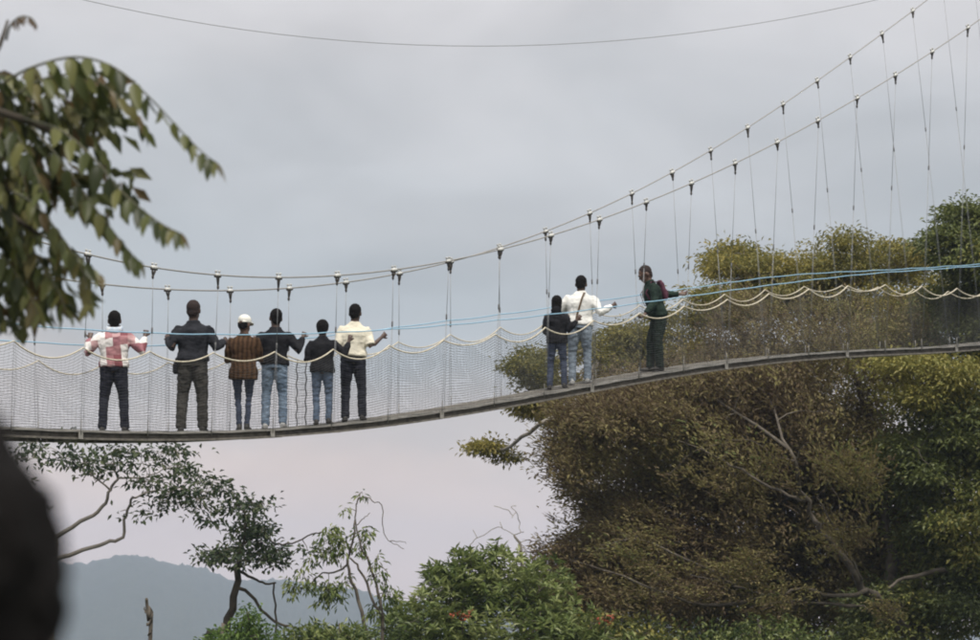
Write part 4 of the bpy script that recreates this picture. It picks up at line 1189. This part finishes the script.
lb = [(70, 458, D5, 24, 10, .8, .3), (95, 468, D5, 24, 9, .8, .3), (120, 452, D5, 30, 7, 1, .25), (150, 458, D5, 30, 12, 1, .35), (185, 450, D5, 18, 8, .8, .14), (135, 485, D5, 20, 9, .8, .16), (175, 478, D5, 26, 15, 1, .42), (190, 498, D5, 26, 15, 1, .42), (215, 490, D5, 22, 15, .8, .34), (165, 500, D5, 16, 12, .6, .18), (205, 515, D5, 16, 9, .6, .14), (140, 510, D5 - .2, 22, 9, .6, .12), (60, 440, D5, 26, 8, .8, .12), (30, 455, D5, 24, 16, 1, .3), (20, 500, D5, 20, 30, 1, .3)]
spr = np.concatenate([blob(T.rng, *b_[:6], int(115 * b_[6]), clump=5) for b_ in lb])
T.reach(spr[T.rng.choice(len(spr), 170, replace=False)], 0.005, 0.02)
T.leaves(spr, 5, 0.10, 0.12, 0.062, flat=0.55, droop=0.3)
T.done()
D6 = 49.0
tb = base_at(190, D6)
T = Tree('umbrella_tree', 'slim dark umbrella tree with leaning stem and drooping side shoot above the valley', tb, M['bark_dark'], LM['left'], 14)
T.limb([tb, P(200, 690, D6), P(226, 630, D6), P(235, 590, D6), P(238, 565, D6), P(243, 545, D6)], 0.11, 0.04, 8, trunk=True)
T.limb([P(237, 588, D6), P(248, 592, D6), P(262, 610, D6), P(280, 624, D6), P(297, 628, D6)], 0.035, 0.02)
T.limb([P(239, 571, D6), P(252, 578, D6), P(266, 584, D6), P(276, 583, D6)], 0.03, 0.015)
T.limb([P(274, 584, D6), P(275, 605, D6), P(276, 640, D6), P(276, 665, D6)], 0.016, 0.02)
T.limb([P(243, 545, D6), P(222, 552, D6), P(200, 560, D6)], 0.025, 0.01); T.limb([P(243, 545, D6), P(262, 535, D6), P(275, 545, D6)], 0.025, 0.01); T.limb([P(243, 545, D6), P(246, 520, D6), P(240, 500, D6)], 0.025, 0.01)
T.limb([P(275, 545, D6), P(292, 543, D6), P(312, 535, D6), P(322, 532, D6)], 0.018, 0.01)
lb = [(215, 556, D6, 24, 8, .8, .42), (245, 552, D6, 28, 13, .9, .55), (270, 553, D6, 20, 13, .9, .4), (255, 530, D6, 20, 12, .8, .36), (240, 508, D6, 20, 10, .8, .3), (262, 512, D6, 16, 12, .8, .26), (238, 528, D6, 14, 10, .6, .18), (280, 562, D6, 10, 9, .5, .1), (308, 553, D6, 6, 8, .3, .06)]
spr = np.concatenate([blob(T.rng, *b_[:6], int(115 * b_[6]), clump=5) for b_ in lb])
T.reach(spr[T.rng.choice(len(spr), 150, replace=False)], 0.005, 0.02)
T.leaves(spr, 6, 0.095, 0.12, 0.062, flat=0.55, droop=0.3)
T.done()

# ---- spindly tree with a few tufts
D7 = 48.0
tb = base_at(375, D7)
T = Tree('spindly_tree', 'spindly half-bare sapling with hanging leaf tufts and a crooked dry top', tb, M['bark_mid'], LM['bush'], 15)
T.limb([tb, P(375, 690, D7), P(368, 638, D7), P(355, 590, D7), P(347, 565, D7), P(352, 545, D7), P(355, 520, D7)], 0.05, 0.015, 6, trunk=True)
T.limb([P(376, 690, D7), P(382, 625, D7), P(372, 600, D7), P(360, 570, D7), P(350, 558, D7)], 0.035, 0.015)
T.limb([P(384, 630, D7), P(380, 600, D7), P(372, 570, D7), P(362, 548, D7), P(357, 530, D7), P(356, 505, D7), P(362, 492, D7)], 0.03, 0.007)
T.limb([P(356, 505, D7), P(360, 497, D7), P(372, 500, D7), P(381, 506, D7), P(383, 530, D7), P(390, 542, D7), P(404, 549, D7)], 0.012, 0.005)
T.limb([P(357, 525, D7), P(364, 518, D7), P(370, 513, D7)], 0.01, 0.005); T.limb([P(390, 542, D7), P(397, 541, D7), P(406, 544, D7)], 0.008, 0.004)
T.limb([P(347, 565, D7), P(335, 572, D7), P(322, 574, D7), P(312, 582, D7), P(300, 588, D7)], 0.02, 0.008)
T.limb([P(380, 600, D7), P(388, 575, D7), P(378, 565, D7)], 0.01, 0.005)
tufts = [(333, 537, 14, 10), (342, 545, 9, 8), (330, 553, 12, 7), (364, 536, 8, 9), (361, 546, 6, 7), (308, 583, 10, 9), (292, 588, 7, 10), (330, 588, 9, 10), (338, 595, 7, 10), (345, 580, 6, 7), (377, 562, 6, 6), (377, 580, 6, 9), (323, 598, 7, 10), (388, 597, 8, 12), (375, 612, 7, 8), (310, 560, 5, 6), (345, 508, 2, 5), (362, 496, 3, 3), (300, 570, 4, 5)]
spr = np.concatenate([blob(T.rng, u, v, D7, ru, rv, ru / 60 + .1, max(3, int(ru * rv / 5.0))) for u, v, ru, rv in tufts])
T.reach(np.array([P(u, v, D7) for u, v, *_ in tufts]), 0.006, 0.014)
T.reach(spr[T.rng.choice(len(spr), 90, replace=False)], 0.004, 0.01)
T.leaves(spr, 5, 0.06, 0.13, 0.045, flat=0.8, droop=1.1)
T.done()

# ---- low saplings and shrubs along the bottom edge
def shrub(name, label, u, d, blobs, mat, seed, L=0.12, W=0.05, n=9, sp=0.09, droop=0.2, dens=1.0, group=None):
    tb = base_at(u, d)
    T = Tree(name, label, tb, M['bark_mid'], LM[mat], seed, cat='shrub', group=group)
    T.limb([tb, (tb + P(u + 3, 660, d)) / 2 + np.array([.1, 0, 0]), P(u, 640, d), P(u + 1, blobs[0][1], d)], 0.06, 0.015, 6, trunk=True)
    spr = np.concatenate([blob(T.rng, b_[0], b_[1], d, b_[2], b_[3], b_[2] / 55.0 + .15, int(dens * b_[2] * b_[3] / 4.0)) for b_ in blobs])
    T.reach(spr[T.rng.choice(len(spr), max(8, len(spr) // 5), replace=False)], 0.005, 0.02)
    T.leaves(spr, n, sp, L, W, droop=droop, flat=0.8)
    T.done('foliage')
shrub('sapling', 'bright lime green conical sapling beneath the slim umbrella tree', 249, 46, [(250, 616, 7, 10), (247, 630, 15, 14), (232, 645, 20, 12), (262, 645, 16, 14)], 'sap', 31, L=.10, W=.045)
shrub('low_shrub', 'low light green bush beside the lime sapling', 222, 46.5, [(220, 642, 14, 8), (212, 652, 16, 10)], 'sap', 32)
shrub('low_shrub', 'ragged green bush at the foot of the half-bare sapling', 340, 47, [(330, 640, 30, 10), (355, 636, 16, 8), (300, 640, 18, 9), (318, 633, 10, 6)], 'bush', 33, L=.15, W=.05)
shrub('low_shrub', 'dark green undergrowth at the foot of the big brown tree', 590, 53, [(590, 632, 40, 22), (640, 640, 50, 20), (560, 640, 30, 14)], 'green', 34, L=.13, W=.07, dens=.7)
shrub('low_shrub', 'leafy green undergrowth below the dark forked limbs', 760, 53, [(770, 632, 40, 16), (720, 640, 40, 14), (800, 645, 40, 12)], 'bush', 35, L=.12, W=.06, dens=.5)

# ---- dead snag and bare twigs
tb = base_at(148, 50)
T = Tree('dead_snag', 'thin broken dead stem standing bare against the blue hill', tb, M['bark_mid'], LM['left'], 41)
T.limb([tb, P(149, 650, 50), P(148, 620, 50), P(146.5, 599, 50)], 0.045, 0.028, 7, trunk=True, wob=.35)
T.limb([P(148, 626, 50), P(151, 619, 50), P(152.5, 614, 50)], 0.03, 0.012); T.limb([P(147.5, 615, 50), P(145, 611, 50), P(144.5, 607, 50)], 0.02, 0.01); T.limb([P(148, 635, 50), P(151, 632, 50), P(152, 629, 50)], 0.02, 0.01)
T.done()
tb = base_at(522, 56)
T = Tree('bare_tree', 'small leafless treetop of grey twigs above the bright green tree', tb, M['bark_pale'], LM['left'], 42)
T.limb([tb, P(524, 640, 56), P(522, 560, 56), P(514, 535, 56)], 0.08, 0.02, 7, trunk=True)
T.reach([P(u, v, 56 + o_) for u, v, o_ in ((494, 506, 0), (500, 522, .2), (508, 510, -.2), (511, 507, .1), (516, 512, 0), (505, 530, .1), (519, 520, .3), (512, 518, -.3), (498, 527, 0), (524, 532, 0), (528, 540, .2), (473, 530, .3), (470, 545, .2), (477, 538, .2), (516, 506, .2))], 0.007, 0.024, up=0.05)
T.done()

# ---- foreground branch, each leaflet of its compound leaves a piece of its own
DF = 8.0
ftx, fty = -2.9, 8.0
ftb = np.array([ftx, fty, gz(ftx, fty)])
FT = empty('foreground_tree', ftb, 'tree reaching in close by with drooping compound leaves of glossy leaflets', 'tree')
tm = MB()
tm.tube([ftb, ftb + [0.05, 0, 1.2], ftb + [-.02, .02, 2.6], P(-190, 120, 8.1), P(-200, -150, 8.2), P(-230, -420, 8.3)], [.13, .11, .10, .085, .07, .05], 10)
tm.build('trunk', M['bark_mid'], FT, origin=ftb)
bm_ = MB()
bm_.tube([P(-190, 120, 8.1), P(-110, 110, 8.0), P(-40, 100, 7.95), P(20, 118, 7.9), P(60, 135, 7.9)], [.030, .022, .015, .010, .006], 8)
bm_.tube([P(-195, 200, 8.1), P(-110, 215, 8.1), P(-40, 200, 8.1), P(10, 215, 8.1), P(40, 235, 8.1)], [.026, .02, .014, .009, .006], 8)
bm_.tube([P(-40, 100, 7.95), P(-15, 70, 8), P(0, 45, 8.05), P(8, 20, 8.05)], [.014, .011, .007, .004], 6)
bm_.tube([P(-195, 300, 8.1), P(-110, 290, 8.2), P(-40, 270, 8.2), P(10, 275, 8.2)], [.024, .018, .012, .006], 8)
bm_.build('branch', M['bark_dark'], FT, origin=ftb)
M['lf'] = mat_leaf('leaflet_glossy', [(0.035, 0.045, 0.016), (0.060, 0.075, 0.022), (0.11, 0.125, 0.038), (0.20, 0.20, 0.065), (0.12, 0.078, 0.032)], 0.42, 0.45, use_random=True, spec=0.35)
M['lfnew'] = mat_leaf('leaflet_bronze', [(0.12, 0.075, 0.04), (0.16, 0.11, 0.06)], 0.45, 0.35, use_random=True)
M['rachis'] = mat_noise('rachis', (0.05, 0.055, 0.028), (0.10, 0.09, 0.045), 0.6, 20)
def leaflet_mesh(name, w, droop, twist_, mat):
    n = 6; vs = []; fs = []
    for i in range(n + 1):
        t = i / n
        half = w * (math.sin(math.pi * min(1, t ** 0.75)) ** 0.8) * 0.5 * (1 if i < n else 0.0)
        y = t; z = -droop * t * t
        tw = twist_ * t
        for sgn, up_ in ((-1, 0.35), (0, 0), (1, 0.35)):
            vs.append((sgn * half * math.cos(tw), y, z + up_ * half + sgn * half * math.sin(tw)))
    for i in range(n):
        for k_ in range(2):
            a = i * 3 + k_; fs.append((a, a + 1, a + 4, a + 3))
    mb = MB(); mb.add(vs, fs); return mb.mesh(name, mat, True)
LFM = [leaflet_mesh('leaflet', w, dr, tw, M['lf']) for w, dr, tw in ((.36, .15, .2), (.40, .3, -.3), (.32, .22, .5), (.38, .05, -.1))]
LFN = [leaflet_mesh('leaflet_new', .36, .5, .3, M['lfnew'])]
frng = random.Random(77)
def frond(px, d0, d1, npair, L, start=0.12, new=False):
    """one compound leaf: stalk through the px points, leaflets in hanging pairs"""
    ctrl = [P(u, v, d0 + (d1 - d0) * i / (len(px) - 1)) for i, (u, v) in enumerate(px)]
    pts = []
    for i in range(len(ctrl) - 1):
        p0 = ctrl[max(i - 1, 0)]; p1 = ctrl[i]; p2 = ctrl[i + 1]; p3 = ctrl[min(i + 2, len(ctrl) - 1)]
        for k_ in range(5):
            t = k_ / 5
            pts.append(0.5 * ((2 * p1) + (-p0 + p2) * t + (2 * p0 - 5 * p1 + 4 * p2 - p3) * t * t + (-p0 + 3 * p1 - 3 * p2 + p3) * t ** 3))
    pts.append(ctrl[-1])
    mb = MB(); mb.tube(pts, list(np.linspace(.0045, .0016, len(pts))), 5)
    st = mb.build('compound_leaf', M['rachis'], FT, origin=ftb)
    m = len(pts) - 1
    npair = round(npair * 1.15)
    for q in range(npair):
        f = start + (1 - start) * (q + 0.5) / npair
        x = f * m; i = min(int(x), m - 1); p = pts[i] + (pts[i + 1] - pts[i]) * (x - i)
        tg = unit(pts[i + 1] - pts[i])
        lat = unit(np.cross(tg, ZV))
        taper = 0.65 + 0.35 * math.sin(math.pi * min(1, 0.25 + f * 0.75))
        for sg in (-1, 1):
            dirn = unit(lat * sg * frng.uniform(.35, .8) + tg * frng.uniform(.15, .55) - ZV * frng.uniform(.45, 1.05))
            nrm = unit(ZV * 0.6 - lat * sg * -0.2 - FW * frng.uniform(.2, .7) + np.array([frng.gauss(0, .3) for _ in range(3)]))
            xs = unit(np.cross(dirn, nrm)); zs = np.cross(xs, dirn)
            Ls = 0.90 * L * taper * frng.uniform(.82, 1.15)
            o = bpy.data.objects.new('leaflet', frng.choice(LFN if new else LFM)); COL.objects.link(o); o.parent = st
            o.matrix_local = Matrix([[*(xs[r_] * Ls, dirn[r_] * Ls, zs[r_] * Ls), (p - ftb)[r_]] for r_ in range(3)] + [[0, 0, 0, 1]])
frond([(0, 85), (30, 68), (75, 57), (115, 68), (150, 98), (180, 130), (203, 153), (217, 163)], 7.9, 7.7, 13, .098)
frond([(10, 100), (40, 80), (80, 75), (110, 90), (135, 112), (150, 135)], 8.1, 8.2, 10, .095)
frond([(20, 118), (60, 130), (95, 160), (120, 190), (145, 212), (165, 226), (180, 233)], 7.9, 7.6, 11, .098)
frond([(30, 125), (60, 160), (85, 195), (108, 225), (128, 250), (140, 262)], 8.0, 7.9, 9, .095)
frond([(10, 190), (35, 205), (60, 235), (78, 262), (88, 290), (90, 305)], 8.1, 8.0, 9, .095)
frond([(0, 215), (25, 240), (45, 270), (60, 295), (66, 312)], 8.2, 8.0, 8, .095)
frond([(-30, 235), (0, 255), (20, 280), (32, 300), (38, 315)], 8.1, 8.0, 8, .095)
frond([(-30, 95), (0, 110), (20, 140), (35, 170), (42, 195)], 8.0, 7.8, 9, .095)
frond([(-20, 120), (10, 150), (25, 185), (30, 215), (35, 240)], 8.2, 8.1, 9, .095)
frond([(-40, 150), (-10, 170), (5, 200), (15, 230), (18, 255)], 8.0, 8.0, 9, .09)
frond([(15, 115), (45, 115), (75, 125), (95, 140), (108, 160)], 8.3, 8.3, 8, .09)
frond([(-20, 80), (5, 75), (30, 90), (50, 110), (60, 130)], 8.2, 8.3, 8, .09)
frond([(-50, 260), (-20, 275), (-5, 300), (2, 320)], 8.1, 8.1, 7, .09)
frond([(40, 235), (65, 248), (85, 262), (100, 275)], 8.2, 8.2, 6, .09)
frond([(6, 40), (10, 26), (20, 17), (31, 18), (37, 26)], 8.05, 8.0, 5, .032, start=.3, new=True)

# leaves deeper in the spray, behind the ones that can be told apart
V_, F_, T_ = [], [], []
grng = np.random.default_rng(5)
zones = [(5, 110, 35, 45), (5, 200, 40, 60), (10, 285, 40, 50), (40, 150, 50, 60), (110, 100, 35, 22), (120, 180, 25, 22), (20, 110, 45, 40), (60, 105, 45, 35), (95, 110, 35, 35), (20, 170, 40, 50), (55, 175, 45, 45), (90, 195, 35, 35), (15, 240, 40, 45), (45, 265, 38, 45), (20, 295, 35, 35), (70, 285, 20, 35), (-10, 130, 40, 60), (-10, 230, 40, 70), (35, 75, 30, 18), (85, 78, 35, 16)]
pp_ = np.concatenate([blob(grng, u, v, 8.35, ru, rv, .25, int(ru * rv / 42), 0.55) for u, v, ru, rv in zones])
ax_ = grng.normal(0, .5, (len(pp_), 3)); ax_[:, 2] -= 0.9; ax_[:, 0] += .3
nr_ = rdir(len(pp_), grng); nr_[:, 1] -= .7; nr_[:, 2] += .4
Vl, Fl = leaf_arrays(pp_ - ftb, ax_, nr_, .08 * grng.uniform(.75, 1.2, len(pp_)), .033 * grng.uniform(.8, 1.2, len(pp_)), .12)
tn_ = grng.uniform(0, 1, len(pp_))
M['lfb'] = mat_leaf('leaflet_inner', [(0.035, 0.045, 0.016), (0.065, 0.075, 0.026), (0.11, 0.12, 0.045), (0.12, 0.075, 0.035)], 0.5, 0.4, spec=0.3)
link('inner_leaves', np_mesh('inner_leaves', Vl, Fl, M['lfb'], tone=np.concatenate([tn_, tn_])), FT)['kind'] = 'stuff'
